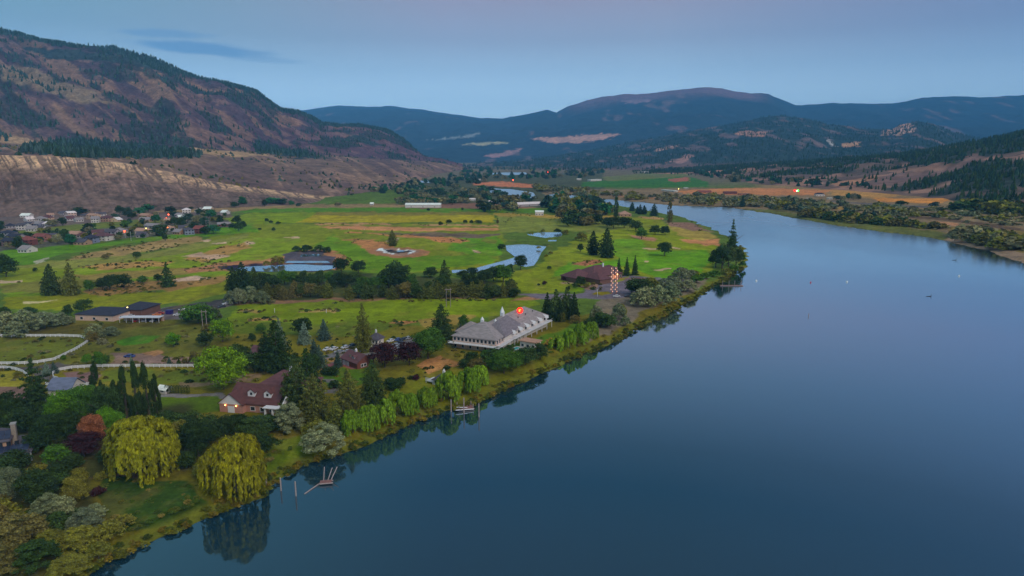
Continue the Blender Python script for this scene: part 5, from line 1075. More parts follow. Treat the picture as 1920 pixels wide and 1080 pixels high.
for x in (w/2-3, w/2-.2, w/2+2.6): MB().box(x-.25, x+.25, -9.2, -8.7, -.3, 3.2).build('porch_post', M_TRIM, r)
MB().box(w/2-3.6, w/2+3.2, -9.6, -6.503, 3.203, 3.5).build('porch_beam', M_TRIM, r); g = MB(); g.add([(w/2+3.3,-9.6,3.5),(w/2+3.3,-1,3.5),(w/2+3.3,-5.3,6.6),(w/2+3.0,-9.6,3.5),(w/2+3.0,-1,3.5),(w/2+3.0,-5.3,6.6)], [(0,1,2),(5,4,3),(0,2,5,3),(1,4,5,2)]); g.build('porch_gable', M_TRIM, r)
cupola(r, 4, 13, 9.8, .7)
# -- brick garage
r, w, c, ang = house('garage', 'small red brick garage with brown gable roof and white doors', 'garage', 'at the end of the pink paved drive', (641,683), (670,694), 8.5, 3.0, 2.6, 'gable', 'brown', 'brick', win=0)
MB().box(-w/2+.8, -w/2+3.2, -4.32, -4.253, 0, 2.4).build('garage_door', M_TRIM, r); MB().box(-w/2+3.6, -w/2+5.6, -4.32, -4.253, 0, 2.4).build('garage_door', M_TRIM, r); window(r, w/2, -.5, 1, 1.4, 1.1, 'r'); cupola(r, -1, 0, 5.9, .55); dormer(r, 1.6, -3.2, 3.6, .6, 'brown', 2)
# -- solar house
r, w, c, ang = house('solar_house', 'two storey tan house with dark solar panelled roofs', 'house', 'at the left edge of the picture', (-62,880), (52,862), 12, 3.0, .01, 'flat', 'slate', 'tan', win=7)
M_SOL = mat('solar_panel', (.02,.028,.06), .35, 0, spec=.4)
up = MB().box(-w/2+2.5, w/2-4.5, -3.5, 5, 3.36, 6.2).build('upper_storey', M_PAINT, r, WALLS['tan'])
ur = roofmesh(w-7, 8.5, 6.2, 2.6, 'hip', .7).build('upper_roof', M_ROOFC, up, ROOFS['slate']); ur.location = (-1, .75, 0)
for i in range(6): MB().box(-w/2+3.4+i*2, -w/2+4.5+i*2, -3.56, -3.503, 4.3, 5.5).build('window', M_PANE, up)
sk = MB(); x, y = w/2+1.4, 7.6; x2, y2 = w/2-3.6, 3.5
sk.add([(-x,-y,2.7),(x,-y,2.7),(x,y,2.7),(-x,y,2.7),(-x2,-y2,4.2),(x2,-y2,4.2),(x2,y2+1,4.2),(-x2,y2+1,4.2)], [(0,1,5,4),(1,2,6,5),(2,3,7,6),(3,0,4,7),(0,3,2,1)]); sk.build('porch_roof', M_ROOFC, r, ROOFS['slate'])
def panels(par, O, U_, V_, nu, nv):
    m = MB(); O = Vector(O); U_ = Vector(U_); V_ = Vector(V_); n = U_.cross(V_).normalized()
    for i in range(nu):
        for j in range(nv):
            q = O+U_*(i+.04)+V_*(j+.04); e = U_*.92; f = V_*.92; b0 = [q, q+e, q+e+f, q+f]; m.add([p+n*.05 for p in b0]+[p+n*.12 for p in b0], [(4,5,6,7),(0,1,5,4),(1,2,6,5),(2,3,7,6),(3,0,4,7)])
    m.build('solar_panels', M_SOL, par)
panels(r, (-w/2+1.5,-7.0,2.95), (1.5,0,0), (0,1.75,.64), 9, 2); panels(r, (-w/2+3.2,-3.6,6.45), (1.45,0,0), (0,1.45,.86), 5, 2)
ch = MB().box(w/2-4.3, w/2-3.1, 0, 1.6, 3.4, 9.4).build('chimney', mat('chimney_stone', (.3,.24,.19), .9, .25, 3), r); MB().box(w/2-4.45, w/2-2.95, -.15, 1.75, 9.403, 9.7).build('cap', mat('cap_stone', (.34,.3,.27), .9, .1), ch)
for i in range(7): MB().box(-w/2-1+i*(w+2)/6, -w/2-.7+i*(w+2)/6, -7.3, -7.0, -.5, 2.68).build('porch_post', M_TRIM, r)
# -- clubhouse
r, w, c, ang = house('clubhouse', 'low brown clubhouse with broad hipped roofs', 'clubhouse', 'on the golf course beside the grey car park', (1112,529), (1166,521), 22, 3.8, 5.6, 'hip', 'brown', 'brown', win=8)
wing(r, -w/2-12, -w/2+6, -6, 10, 3.4, 4.5, 'hip', 'brown', 'brown', 'x'); wing(r, w/2-4, w/2+10, -2, 14, 3.6, 3.5, 'hip', 'brown', 'brown', 'x'); wing(r, -w/2-2, -w/2+9, -20, -3, 3.2, 3.6, 'hip', 'brown', 'brown', 'x')
MB().box(2.6, 3.6, -3, -2, 7.5, 11).build('chimney', M_TRIM, r); MB().ball((w/2-6, -12.2, 3.4), .4).build('wall_lamp', M_WARM, r); MB().box(w/2-11, w/2-4, -11.1, -11.003, .3, 2.8).build('lit_entrance', mat('lit_entrance', (.5,.2,.1), .6, 0, emit=(1,.3,.1,.35)), r)
m = MB()
for i in range(9): m.bar((i*3.0, 0, 0), (i*3.0, 0, 1.6), .12, 5)
m.box(-.2, 24.2, -.1, .1, 1.2, 1.5); o = m.build('terrace_railing', mat('terrace_rail', A(150,96,86), .8, .1)); o.location = P(1158, 525, 2); tag(o, 'reddish terrace railing running right from the clubhouse entrance', 'railing')
# light masts with warm bulbs
for (bx, by, lab) in ((1147,551,'left slim mast strung with warm bulbs above the clubhouse car park'), (1155,551,'right slim mast strung with warm bulbs above the clubhouse car park')):
    p = P(bx, by, 2); r = empty('light_mast', p); tag(r, lab, 'light mast', group='light masts at the clubhouse'); MB().bar((0,0,0),(0,0,18),.34,6,.26).build('mast', mat('mast_wood', A(150,104,84), .8, .15), r)
    for i in range(12): MB().ball(((-1)**i*.55, 0, 1.6+i*1.38), .26, 1.6, 6, 4).build('bulb', mat('string_bulb', (1,.7,.5), .5, 0, emit=(1,.5,.36,1.0)), r); 
    for s in (-1, 1): MB().bar((s*.55, 0, 1), (s*.5, 0, 17.6), .05, 5).build('cable', M_TRIM, r)
# -- maintenance yard
r, w, c, ang = house('maintenance_shed', 'long low maintenance shed with dark roof and pale wall', 'shed', 'on the gravel yard above the grass bank', (142,601), (213,604), 18, 3.6, 2.4, 'hip', 'dark', 'pinkwhite', win=3)
wing(r, w/2-6, w/2+7, 4, 20, 4.2, 2.6, 'hip', 'dark', 'brown', 'x')
r = empty('carport', P(266, 604, 2)); tag(r, 'long open carport with a pale flat roof full of golf carts', 'carport', 'beside the dark maintenance shed')
MB().box(-11, 11, -2.5, 2.5, 2.9, 3.1).build('roof', mat('pale_sheet_roof', A(170,176,186), .5, .05), r)
for i in range(7):
    for s in (-1, 1): MB().box(-10.7+i*3.5, -10.5+i*3.5, s*2.2-.08, s*2.2+.08, -.3, 2.9).build('post', M_TRIM, r)
MB().box(-11, 11, 2.3, 2.45, -.2, 2.6).build('back_wall', M_PAINT, r, WALLS['tan'])
for k, (x, y, colr, nm_) in enumerate([(1258,0,0,0)]): pass
o = MB().box(-1.6, 1.6, -1.3, 1.3, 0, 2.3).box(-1.7, 1.7, -1.4, 1.4, 2.303, 2.45).build('storage_container', mat('navy_container', (.04,.03,.16), .5, .1)); o.location = P(318, 589, 2); tag(o, 'dark blue storage container standing on the gravel yard', 'container')
house('office_trailer', 'small pale yard office with flat roof', 'trailer', 'at the right end of the maintenance yard', (338,590), (352,592), 4, 2.8, 0, 'flat', 'pale', 'cream', win=1)
# -- small sheds and cottages
house('cottage', 'small cottage with blue grey roof', 'cottage', 'behind the tall ragged conifer', (92,752), (134,752), 8, 4.5, 3, 'gable', 'blue', 'white', win=3)
house('garden_shed', 'tiny white garden shed', 'shed', 'at the left end of the clipped cedar row', (298,738), (311,740), 2.6, 2, .9, 'gable', 'white', 'white', win=1)
house('cottage', 'cottage with white roof trim half hidden in trees', 'cottage', 'above the large brick house', (470,672), (486,674), 6, 3, 2.2, 'gable', 'brown', 'white', win=1)
r, w, c, ang = house('parking_pavilion', 'white pavilion with dark pointed roof and cupola', 'pavilion', 'in the crowded car park', (692,646), (709,648), 5, 3.2, 2.2, 'hip', 'slate', 'white', win=3); cupola(r, 0, 0, 6, .5)
r, w, c, ang = house('lookout_pavilion', 'small lookout pavilion with grey roof and white cupola', 'pavilion', 'behind the willows on the shore', (813,722), (833,727), 4.5, 2.6, 1.8, 'hip', 'slate', 'white', win=2); cupola(r, .8, 0, 5.1, .6)
m = MB(); m.box(-w/2-4, -w/2-.003, -2.5, 2.5, 1.1, 1.3)
for i in range(9): m.box(-w/2-4+i*.48, -w/2-3.85+i*.48, -2.5, -2.4, 1.303, 2.3)
m.box(-w/2-4, -w/2-.01, -2.52, -2.38, 2.303, 2.42)
for x in (-3.9, -.4): m.box(-w/2+x, -w/2+x+.2, -2.4, -2.2, -.6, 1.1)
m.build('deck', M_TRIM, r)
# -- suburb
random.seed(21)
SUB = [(22,449,22,'dark','grey'),(46,408,17,'white','white'),(58,415,14,'pale','white'),(70,414,13,'grey','white'),(84,412,14,'brown','cream'),(96,410,12,'tan','white'),(50,424,13,'slate','grey'),(66,424,14,'grey','bluegrey'),(82,424,13,'pale','white'),(20,428,18,'dark','grey'),(38,431,16,'slate','white'),(56,434,15,'grey','white'),(72,433,14,'slate','white'),(122,403,16,'slate','grey'),(136,406,16,'pale','pinkwhite'),(134,414,15,'brown','white'),(150,416,15,'grey','white'),(158,408,15,'slate','pinkwhite'),(170,411,15,'tan','cream'),(178,418,14,'grey','white'),(192,405,17,'slate','white'),(196,416,14,'brown','tan'),(210,415,14,'grey','grey'),(128,412,13,'grey','white'),(226,416,9,'pale','cream'),
       (16,462,26,'dark','brown'),(44,460,19,'red','brick'),(72,453,20,'red','orange'),(92,449,23,'slate','white'),(105,452,16,'grey','tan'),(42,474,17,'grey','white'),(136,444,18,'tan','cream'),(152,446,16,'brown','grey'),(148,460,20,'slate','tan'),(166,456,18,'dark','bluegrey'),(186,452,24,'brown','white'),(184,441,22,'brown','pinkwhite'),(206,444,20,'slate','grey'),(222,438,22,'grey','cream'),(246,434,13,'brown','brown'),(266,438,26,'tan','white'),(264,446,18,'slate','grey'),(270,416,20,'grey','tan'),(282,428,24,'grey','grey'),(268,408,16,'tan','tan'),(308,432,18,'tan','white'),(316,420,16,'tan','cream'),(344,414,16,'white','white'),(350,400,16,'pale','white'),(334,410,12,'grey','grey'),(372,398,15,'pale','white'),(388,398,14,'white','cream'),(356,440,18,'slate','bluegrey'),(370,438,16,'red','brick'),(388,404,12,'grey','grey'),(420,425,24,'grey','brick'),(418,402,9,'white','white'),(344,432,16,'slate','grey'),(330,440,13,'grey','tan'),(6,446,16,'dark','grey')]
PL = 'among the houses at the foot of the hill'
for (x, y, wpx, rc, wc) in SUB:
    sl = random.uniform(-1.2, 1.2); two = random.random() < .3; s = P(x, y).y/F
    r, w, c, ang = house('house', {'white':'white walled','pinkwhite':'pinkish','brick':'brick','cream':'cream','grey':'grey walled','tan':'tan walled','orange':'orange walled','bluegrey':'blue grey','brown':'brown walled'}[wc]+' house with '+{'white':'white','pale':'pale','grey':'grey','slate':'slate','dark':'dark','brown':'brown','red':'red','tan':'tan'}[rc]+' roof', 'house', PL, (x-wpx*.5, y+sl*.5), (x+wpx*.5, y-sl*.5), random.uniform(9, 13), 5.4 if two else 3.1, random.uniform(2, 3.4), random.choice(['gable', 'hip', 'gable']), rc, wc, 'suburban houses at the hill foot', win=3, storeys=2 if two else 1, fr=False)
    if random.random() < .6: MB().box(-w/2+.8, -w/2+min(4.6, w*.4), -((MB and 0))-0, 0, 0, 0.01) if False else MB().box(w/2-4.6, w/2-.8, -.1, 0, 0, 2.3).build('garage_door', M_TRIM, r).__setattr__('location', (0, -(r.children[0].dimensions.y if False else 0)-[v.co.y for v in r.children[0].data.vertices][2]-.0, 0))
# -- farm buildings
FB = [('long white barn with a pale roof','barn',(760,389.5),(826,389.5),16,5,2.5,'gable','white','white','at the far edge of the green fields'),('long grey greenhouse','greenhouse',(968,388),(1017,386),18,4,3,'gable','pale','grey','by the upstream river reach'),
      ('white farm shed','shed',(1004,404),(1019,404),12,5,2,'gable','white','white','behind the back grove'),('low white farm shed','shed',(1046,403),(1067,404),10,4,1.5,'gable','pale','white','behind the back grove'),('brown roofed riverside house','house',(1162,406),(1184,406),20,3.5,4,'hip','tan','tan','on the far lawn by the river'),
      ('small white cottage','cottage',(1092,400),(1102,400),8,5,2,'gable','white','white','among the riverside farm trees'),('white caravan','caravan',(1114,406.5),(1125,406.5),3,2.6,.3,'hip','white','white','on the lawn near the columnar tree'),('white domed greenhouse','greenhouse',(840,370),(852,370),12,4,3,'hip','white','white','among the valley trees'),
      ('pale farmhouse','house',(862,377),(872,377),10,3,2,'gable','white','white','above the far green field'),('pale farmhouse','house',(879,377),(891,377),10,3.4,2,'gable','pale','white','above the far green field'),('pale long shed','shed',(915,381),(938,382),10,3,2,'gable','pale','white','above the far green field'),('tiny white shed','shed',(694,385),(700,385),6,3,2,'gable','white','white','at the edge of the clay slope'),
      ('white farmhouse with dark roof','house',(1530,368),(1546,368),10,5,2.5,'hip','dark','white','on the far bank plain'),('small white shed','shed',(1552,374),(1561,374),6,3,1,'flat','white','white','right of the dark roofed farmhouse'),('white farm shed','shed',(1240,358),(1265,360),10,3,1,'flat','white','white','below the deep green field'),('white farm building','shed',(1283,354),(1290,354),8,3,1,'flat','white','white','below the deep green field'),('red barn','barn',(1310,362),(1334,362),12,4,2,'gable','red','orange','at the brown far field'),
      ('maroon barn','barn',(1358,364),(1382,364),12,4,2,'gable','darkbrown','brick','at the brown far field'),('shed coloured as if lit orange','shed',(1385,366),(1405,366),8,4,1,'flat','tan','orange','right of the maroon barn'),('white farmhouse','house',(1204,324),(1216,324),25,7,3,'flat','white','white','at the top of the deep green field'),('pale shed','shed',(1082,338),(1090,338),20,6,3,'flat','white','white','left of the deep green field'),('pale shed','shed',(1108,340),(1128,339),14,6,2,'flat','white','white','left of the deep green field'),  # shed beside the maroon barn: orange light put into its wall colour
      ('white cottage','cottage',(671,349),(677,349),12,5,2,'gable','white','white','on the brown slope left of the valley trees'),('white cottage','cottage',(683,350),(690,350),12,5,2,'gable','white','white','on the brown slope left of the valley trees'),('white cottage','cottage',(743,335),(748,335),16,6,2,'flat','white','white','among the valley trees'),('white cottage','cottage',(779,354),(786,354),12,5,2,'gable','white','white','among the valley trees'),('white cottage','cottage',(895,339),(901,339),16,6,2,'flat','white','white','at the orange far field')]
for lk, cat, p0, p1, d, h, rh, rf, rc, wc, pl in FB:
    house({'barn':'barn','greenhouse':'greenhouse','shed':'shed','house':'farmhouse','cottage':'cottage','caravan':'caravan'}[cat], lk, cat, pl, p0, p1, d, h, rh, rf, rc, wc, fr=False, win=3)
# ------------------------------------------------------------------ fences
M_FENCE = mat('white_fence', (.82,.77,.76), .6, .06, 2)
def fence(pts, label):
    w = [P(a, b, 1.95) for a, b in pts]; r = empty('rail_fence', w[0]); tag(r, label, 'fence'); m = MB(); k = 0; o = w[0]
    tot = sum((w[i+1]-w[i]).length for i in range(len(w)-1)); step = max(2.4, tot/96)
    carry = 0
    for i in range(len(w)-1):
        a, b = w[i]-o, w[i+1]-o; L_ = (b-a).length
        t = carry
        while t < L_:
            q = a+(b-a)*(t/L_); MB().box(q.x-.09, q.x+.09, q.y-.09, q.y+.09, -.4, 1.45).build('post', M_FENCE, r); t += step
        carry = t-L_
        d = (b-a).normalized(); n = Vector((-d.y, d.x, 0))*.04
        for z in (.45, .85, 1.25):
            Z = Vector((0,0,z)); H = Vector((0,0,.25)); V = [a-n+Z, b-n+Z, b+n+Z, a+n+Z]; m.add(V+[v+H for v in V], [(0,3,2,1),(4,5,6,7),(0,1,5,4),(1,2,6,5),(2,3,7,6),(3,0,4,7)])
    m.build('rails', M_FENCE, r)
fence([(-60,632),(60,632),(120,632),(150,633),(163,637),(166,641),(158,647),(140,658),(118,669),(100,677),(70,682),(40,684),(-60,685)], 'white rail fence curving round the upper left paddock')
fence([(-60,693),(10,692),(30,695),(44,700),(54,708)], 'short white rail fence curving left of the tall ragged conifer')
fence([(384,689),(340,689),(300,689),(250,689),(200,689),(170,690),(135,692),(108,697),(99,703),(101,711),(120,717),(150,722),(178,725)], 'long white rail fence looping round the brown riding paddock')
fence([(86,723),(98,727),(112,731)], 'short white rail fence beside the blue grey cottage roof')
# ------------------------------------------------------------------ poles
def hpole(bx, by, hpx, sp, label):
    p = P(bx, by, 2); s = p.y/F; r = empty('power_pole', p); tag(r, label, 'power pole'); h = hpx*s; w = sp*s
    for x in (-w/2, w/2): MB().bar((x,0,-.5),(x,0,h),.2,6,.14).build('pole', M_WOODP, r)
    MB().box(-w*.85, w*.85, -.12, .12, h-1.2, h-.9).build('crossarm', M_WOODP, r)
hpole(841,576,38,8,'twin wooden power pole in the tree belt above the lodge'); hpole(384,612,33,8,'twin wooden power pole beside the fresh green tree'); hpole(391,438,26,6,'twin power pole at the right end of the suburb'); hpole(578,552,18,7,'pale twin pole inside the long tree belt')
for x, y, h, l in ((102,810,36,'thin white pole in the dark garden left of the rusty tree'),(246,452,18,'thin pole at the suburb edge above the fairway'),(1120,556,14,'thin post beside the clubhouse road')):
    p = P(x, y, 2); o = MB().bar((0,0,-.5),(0,0,h*p.y/F),.13,6,.1).box(-.5,.5,-.06,.06,h*p.y/F-.5,h*p.y/F-.3).build('pole', M_TRIM); o.location = p; tag(o, l, 'pole')
for x, y, col_, lab, z in ((235,446,'red','red street lamp glowing in front of the suburb houses',7),(317,412,'red','upper red street lamp in the crowded suburb',7),(313,418,'red','lower red street lamp in the crowded suburb',6),(315,436,'or','orange lamp above the suburb roofs',6),(275,438,'yel','small yellow lamp beside a tan roof in the suburb',6),(962,345,'red','red lamp in the far orange field',12),(241,592,'yel','yellow lamp at the right end of the maintenance shed roof',4.5),(1027,330,'red','reddish lamp among trees far up the valley',16),(1272,358,'yel','yellow green lamp below the deep green field',5)):
    p = P(x, y, 2); r = empty('street_lamp', p); tag(r, lab, 'lamp'); MB().bar((0,0,0),(0,0,z),.12,5).build('pole', M_TRIM, r)
    MB().ball((0,-.2,z+.3), {'red':.9,'or':.8,'yel':.5}[col_]*(1 if y > 400 else 2.0)*(.7 if y > 500 else 1), 1, 8, 6).build('lamp_head', {'red':mat('red_lamp',(1,.1,.05),.5,0,emit=(1,.06,.02,9)),'or':mat('orange_lamp',(1,.3,.1),.5,0,emit=(1,.2,.05,9)),'yel':mat('yellow_lamp',(1,.8,.3),.5,0,emit=(1,.75,.2,5))}[col_], r)
p = P(1492, 372, 2); r = empty('signal_mast', p); tag(r, 'tall mast with a red and green light beside the far orange field', 'mast'); MB().bar((0,0,0),(0,0,15),.35,6,.2).build('mast', M_WOODP, r)
MB().ball((-3.0,0,16.5),3.0,.8).build('red_light', M_RED, r); MB().ball((3.2,0,16.2),2.4,.8).build('green_light', mat('green_light',(.1,1,.2),.5,0,emit=(.02,1,.1,3)), r); MB().ball((.3,-1.6,16.0),1.9,.5).build('white_light', mat('white_light',(1,1,.9),.5,0,emit=(1,1,.85,4)), r)
# ------------------------------------------------------------------ docks, piles, buoys
def pile(x, y, top, label, r=.22):
    p = P(x, y, 0); h = (y-top)*p.y/F*1.03; o = MB().bar((0,0,-2.5),(0,0,h),r,8,r*.85).bar((0,0,h+.003),(0,0,h+.15),r*.95,8,r*.4).build('mooring_pile', M_WOODP); o.location = p; tag(o, label, 'pile', group='mooring piles along the near shore')
for a in ((527,920,893,'left pale mooring pile right of the golden willow'),(555,930,900,'right pale mooring pile right of the golden willow'),(500,912,890,'mooring pile under the edge of the golden willow'),(846,772,748,'mooring pile left of the small red dock'),(898,782,755,'mooring pile right of the small red dock'),(870,775,744,'white mooring pile in front of the small red dock'),(1516,593,588,'dark stub of a pile alone in the wide river')): pile(*a)
def dock(name, x, y, w, d, rz, label, tilt=0):
    p = P(x, y, .5); r = empty(name, p, rz); r.rotation_euler = (tilt, 0, rz); tag(r, label, 'dock'); m = MB()
    for i in range(int(w/.45)): m.box(-w/2+i*.45, -w/2+i*.45+.38, -d/2, d/2, 0, .14)
    m.build('planks', M_DECK, r)
    for s in (-1, 1): MB().box(-w/2-.1, w/2+.1, s*(d/2)-.12, s*(d/2)+.12, -.3, -.003).build('beam', M_WOODP, r)
    return r
r = dock('river_dock', 872, 764, 6, 3.4, .3, 'small red brown dock with white beams at the near shore'); 
for x, y in ((-2.6,-1.6),(2.6,-1.6),(2.6,1.6),(-2.6,1.6)): MB().bar((x,y,-2),(x,y,1.6),.14,6).build('post', M_WOODP, r)
MB().bar((-4,-2.4,.3),(2.5,-2.6,.1),.16,6).build('rail', M_TRIM, r); MB().bar((-3.4,-1.2,.9),(.4,-1.9,.6),.14,6).build('rail', M_TRIM, r)
r = dock('broken_dock', 612, 903, 3.4, 2, .2, 'collapsed rusty dock leaning in the water', -.12)
for a, b in (((-.8,.8,0),(-.6,2.6,3.4)),((.3,.6,0),(1.6,2.0,3.2)),((1.2,.8,0),(2.9,3.0,3.0))): MB().bar(a, b, .14, 6).build('post', M_WOODP, r)
a = P(571,926,.1); b = P(604,903,.15); o = MB().bar((0,0,0), tuple(b-a), .16, 6).build('log_boom', M_WOODP); o.location = a; tag(o, 'thin log boom floating out from the collapsed dock', 'log')
r = dock('long_dock', 1372, 535, 16, 1.4, .0, 'long thin jetty below the grassy point')
for x in (-6.5,-2,2,6.5): MB().bar((x,0,-2),(x,0,3.4),.16,6).build('post', M_WOODP, r)
M_BUOY = mat('buoy_white', (.8,.8,.78), .4, 0); M_BUOYR = mat('buoy_red', (.7,.06,.08), .4, 0)
for x, y, m_, l in ((1418,527,M_BUOY,'white buoy off the long thin jetty'),(1588,529,M_BUOY,'white buoy in the middle of the river'),(1798,518,M_BUOY,'white buoy near the right edge of the river'),(1520,530,M_BUOYR,'small red buoy left of the middle white buoy')):
    p = P(x, y, 0); o = MB().ball((0,0,.25),.7 if m_ is M_BUOY else .5,.9,10,7).bar((0,0,.8),(0,0,1.3),.08,6).build('buoy', m_); o.location = p; tag(o, l, 'buoy', group='buoys on the river')
M_LOG = mat('drift_log', (.03,.028,.025), .8, .1)
for x, y, l in ((1742,556,'dark drifting snag right of the middle of the river'),(1790,488,'dark drifting snag near the far bank')):
    p = P(x, y, 0); o = MB().bar((-2,0,.05),(1.6,.3,.2),.16,6).bar((1.2,.2,.1),(1.7,.3,1.5),.12,5).build('drift_log', M_LOG); o.location = p; tag(o, l, 'log')
# ------------------------------------------------------------------ cars
M_TYRE = mat('tyre', (.02,.02,.02), .9, 0)
def car_proto():
    r = empty('parked_car', (0,0,0)); prof = [(-2.2,.35),(-2.25,.85),(-1.3,1.0),(-.75,1.45),(.9,1.48),(1.75,1.0),(2.2,.9),(2.25,.35)]
    b = MB(); n = len(prof); V = [(x, s*(.88 if z < 1.2 else .7), z) for s in (-1, 1) for x, z in prof]; b.add(V, [tuple(range(n))[::-1], tuple(range(n, 2*n))]+[(i, (i+1) % n, n+(i+1) % n, n+i) for i in range(n)]); b.build('body', M_PAINT, r)
    g = MB(); g.add([(-1.24,-.7,1.05),(-.78,-.62,1.42),(-.78,.62,1.42),(-1.24,.7,1.05)], [(0,1,2,3)])
    for s in (-1, 1): g.box(-.7, 1.2, min(s*.80, s*.86), max(s*.80, s*.86), 1.02, 1.34)
    g.add([(1.72,-.7,1.03),(.95,-.62,1.46),(.95,.62,1.46),(1.72,.7,1.03)], [(3,2,1,0)]); 
    for v in range(len(g.v)): g.v[v] = (g.v[v][0]*1.02, g.v[v][1]*1.02, g.v[v][2]+.03)
    g.build('windows', M_PANE, r)
    for x in (-1.4, 1.4):
        for s in (-1, 1): MB().bar((x, s*.92, .33), (x, s*.7, .33), .33, 10).build('wheel', M_TYRE, r)
    return r
CAR = car_proto(); first = True
def place_car(x, y, rz, c, label, group):
    global first
    if first: r = CAR; first = False
    else:
        r = CAR.copy(); C.objects.link(r)
        for ch in CAR.children: k = ch.copy(); C.objects.link(k); k.parent = r
    r.location = P(x, y, 2.05); r.rotation_euler = (0, 0, rz); tag(r, label, 'car', 'in the car park above the brick garage' if group == 'lot' else '', {'lot': 'cars in the crowded car park', 'road': 'cars on the far highway', 'yard': 'vehicles on the maintenance yard'}.get(group))
    for ch in r.children:
        if ch.name.startswith('body'): ch.color = (*c, 1)
WH = (.62,.6,.62); DK = (.03,.03,.04); SV = (.3,.3,.33); BL = (.05,.08,.25); RD = (.4,.04,.03)
for x, y, rz, c, n_ in [(613,657,1.2,WH,'white'),(626,656,1.2,WH,'white'),(648,653,.9,WH,'white'),(636,662,.2,SV,'silver'),(652,661,.3,SV,'silver'),(660,650,1.2,DK,'dark'),(686,646,1.0,SV,'silver'),(690,653,1.0,WH,'white'),(698,642,1.2,WH,'white'),(710,641,1.3,WH,'white'),(733,641,.9,WH,'white'),(746,639,.9,BL,'blue'),(757,638,.9,DK,'dark'),(765,636,.9,SV,'silver'),(742,649,.1,SV,'silver'),(745,654,.1,SV,'silver'),(741,660,.2,WH,'white'),(750,645,.1,DK,'dark'),(676,652,1.0,DK,'dark'),(684,660,.3,SV,'silver')]:
    place_car(x, y, rz, c, n_+' parked car', 'lot')
place_car(1156, 557, .1, WH, 'white car at the foot of the clubhouse light masts', None); place_car(1177, 557, .1, DK, 'dark car beside the riverside thicket at the clubhouse', None)
place_car(243, 667+3, 0, BL, 'blue car on the gravel lot behind the long fence', None); place_car(245, 594, .2, WH, 'white car right of the dark maintenance shed', 'yard'); place_car(300, 589, .3, RD, 'orange red vehicle on the maintenance yard', 'yard'); place_car(294, 592, .3, (.7,.2,.05), 'orange vehicle on the maintenance yard', 'yard'); place_car(333, 592, .2, WH, 'white vehicle beside the small yard office', 'yard'); place_car(424, 571, .8, WH, 'white car at the right end of the yard road', 'yard'); place_car(416, 577, .8, DK, 'dark car at the right end of the yard road', 'yard'); place_car(257, 603, 1.4, RD, 'small red cart under the long carport', 'yard')
for i, (x, y) in enumerate([(272,603),(280,603),(288,603),(296,603)]): place_car(x, y, 1.5, (SV, DK, WH, DK)[i], ('first grey','second dark','third white','fourth dark')[i]+' cart from the left under the carport', 'yard')
for x, y, n_ in ((1514,372,'white van on the far road near the dark roofed farmhouse'),(1624,385,'white car on the far highway below the orange field'),(1851,404,'white car on the far highway near the right edge'),(1906,405,'pale lorry on the far highway at the right edge')): place_car(x, y, -.2, WH, n_, 'road')
for x, y, l in ((612,587,'right white marker post on the lower fairway'),(515,586,'left white marker post on the lower fairway'),(654,432,'left white post on the driving range'),(683,432,'right white post on the driving range')):
    p = P(x, y, 2); o = MB().bar((0,0,0),(0,0,1.9),.14,6).ball((0,0,2.05),.25,1,6,4).build('marker_post', M_TRIM); o.location = p; tag(o, l, 'post', group='white posts on the fairways')
# sunken-stone border near the cottage
for i in range(14):
    p = P(60+random.uniform(0, 45), 752+random.uniform(-4, 12), 2.1); o = MB().ball((0,0,.1), random.uniform(.4,.8), .7, 7, 5).build('boulder', mat('pale_stone', (.38,.34,.33), .9, .25, 2)); o.location = p; o.rotation_euler = (random.random(), random.random(), random.random()); tag(o, 'pale boulder', 'boulder', 'under the tall ragged conifer', 'boulders under the conifer')
# ------------------------------------------------------------------ reeds along the near shore
def reeds():
    w = np.array(W(RIVER, 0.))[2:33]; pts = []
    for i in range(len(w)-1):
        a, b = w[i], w[i+1]; L_ = np.hypot(*(b-a)); 
        n = int(min(300, L_*1.5/(max(1, a[1]/260))))
        t = rng.random(n); off = rng.random(n)**1.7*5.5-1.6; d = (b-a)/L_; nn = np.array([-d[1], d[0]])
        if nn[0] > 0: nn = -nn
        pts.append(a+np.outer(t, b-a)+np.outer(off, nn))
    pts = np.concatenate(pts); n = len(pts); hs = rng.uniform(.5, 1.6, n); pr = [small_proto('shrub', 60+i, 46) for i in range(3)]
    cc = np.array([A(96,98,30), A(84,90,26), A(106,96,30), A(62,76,24)])[rng.integers(0, 4, n)]*rng.uniform(.7, 1.15, (n, 1))
    stuff_trees('reeds', np.column_stack([pts, np.full(n, .25)]), hs, hs*rng.uniform(1.2, 2.4, n), cc, pr, 'yellow green reeds fringing the whole near shore', 'reeds')
reeds()
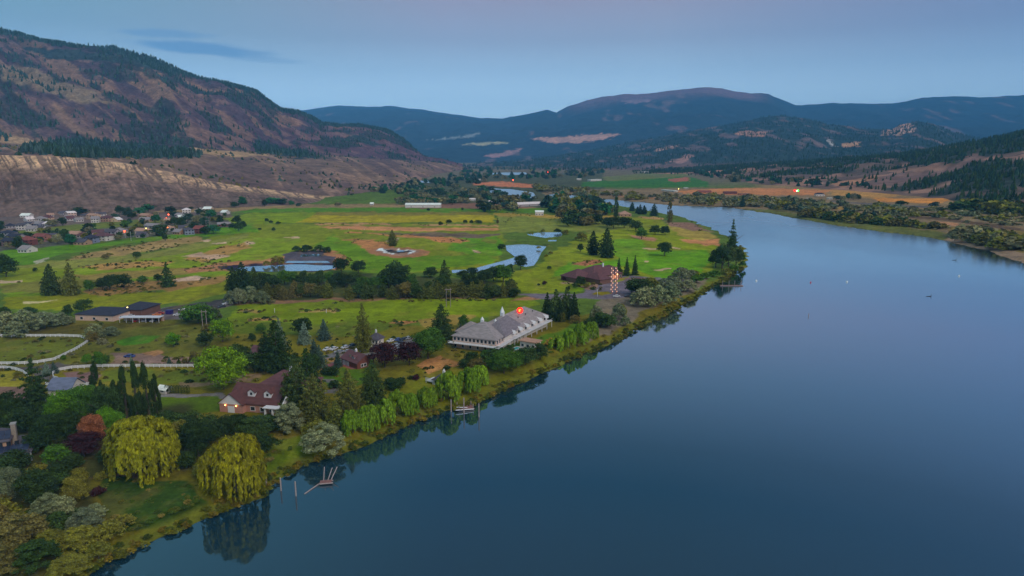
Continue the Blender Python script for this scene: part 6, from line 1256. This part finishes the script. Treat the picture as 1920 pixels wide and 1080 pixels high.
def scrub():
    pts = []
    for c, soft, brk, poly in COV:
        xs = [p[0] for p in poly]; ys = [p[1] for p in poly]
        if c[0] > c[1]+18 and c[0] < 170 and min(xs) > -60 and max(ys) < 620 and min(ys) > 395 and max(xs) < 1400:
            n = int((max(xs)-min(xs))*(max(ys)-min(ys))*.05); x = rng.uniform(min(xs), max(xs), n); y = rng.uniform(min(ys), max(ys), n); k = sdpoly(x, y, poly) > -3
            pts += [tuple(P(a, b, 1.8)) for a, b in zip(x[k], y[k])]
    for i in range(900): pts.append(tuple(P(random.uniform(-40, 1000), random.uniform(600, 720), 1.8)))
    pts = [p for p in pts if not (690 < proj(p[0], p[1], 1.8)[0] < 805 and 460 < proj(p[0], p[1], 1.8)[1] < 484) and not (430 < proj(p[0], p[1], 1.8)[0] < 632 and 468 < proj(p[0], p[1], 1.8)[1] < 511)]
    pts = np.array(pts); pts = pts[fbm(pts[:, 0]/20, pts[:, 1]/30, 3, 77) > .46]; n = len(pts); hs = rng.uniform(.4, 1.5, n)**1.2
    cc = np.array([TC['dark2'], TC['olive'], TC['brown'], TC['sage']])[rng.integers(0, 4, n)]*rng.uniform(.6, 1.1, (n, 1))
    stuff_trees('scrub', pts, hs, hs*rng.uniform(1.2, 2.6, n), cc, [small_proto('shrub', 80+i, 26) for i in range(3)], 'low scattered scrub on the dry rough of the golf course', 'scrub')
scrub()
# tufts of rough grass in the near gardens
def tufts():
    n = 3800; x = rng.uniform(-20, 1150, n); y = rng.uniform(600, 1060, n); pts = []
    for a, b in zip(x, y):
        pts.append(tuple(P(a, b, 1.7)))
    pts = np.array(pts); sd = sdpoly(pts[:, 0], pts[:, 1], W(RIVER, 0.)); k = (sd < -5)&(sd > -60)&(fbm(pts[:, 0]/9, pts[:, 1]/9, 3, 5) > .5); pts = pts[k]; n = len(pts)
    hs = rng.uniform(.4, 1.1, n); cc = np.array([A(76,86,28), A(60,80,24), A(104,96,44)])[rng.integers(0, 3, n)]
    stuff_trees('rough_grass', pts, hs, hs*rng.uniform(1.5, 3, n), cc, [small_proto('shrub', 70, 36)], 'tufts of rough grass on the near bank', 'grass')
tufts()
# ------------------------------------------------------------------ labels: single out look-alikes by their order from the left
bpy.context.view_layer.update()
ORD = ['leftmost', 'second', 'third', 'fourth', 'fifth', 'sixth', 'seventh', 'eighth', 'ninth', 'tenth', 'eleventh', 'twelfth', 'thirteenth', 'fourteenth', 'fifteenth', 'sixteenth', 'seventeenth', 'eighteenth', 'nineteenth', 'twentieth']
def ordn(i):
    if i < 20: return ORD[i]
    t, u = divmod(i+1, 10); T = {2: 'twenty', 3: 'thirty', 4: 'forty', 5: 'fifty'}[t]; U_ = ['', 'first', 'second', 'third', 'fourth', 'fifth', 'sixth', 'seventh', 'eighth', 'ninth'][u]
    return T+' '+U_ if u else {20: 'twentieth', 30: 'thirtieth', 40: 'fortieth', 50: 'fiftieth'}[i+1]
groups = {}
for o, look, place, grp in ROOTS: groups.setdefault((look, place), []).append((o, grp))
for (look, place), lst in groups.items():
    q = lambda o: float(proj(np.float64(o.location.x), np.float64(o.location.y), np.float64(o.location.z))[0])
    lst.sort(key=lambda t: q(t[0])); n = len(lst)
    for i, (o, grp) in enumerate(lst):
        lab = (look+' '+place).strip()
        if n > 1:
            if n == 2: pre = ('left', 'right')[i]+' one of two: '
            elif i == n-1: pre = 'rightmost '
            elif i == 0: pre = 'leftmost '
            else: pre = ordn(i)+' from left, '
            lab = pre+lab
        o['label'] = ' '.join(lab.split()[:16])
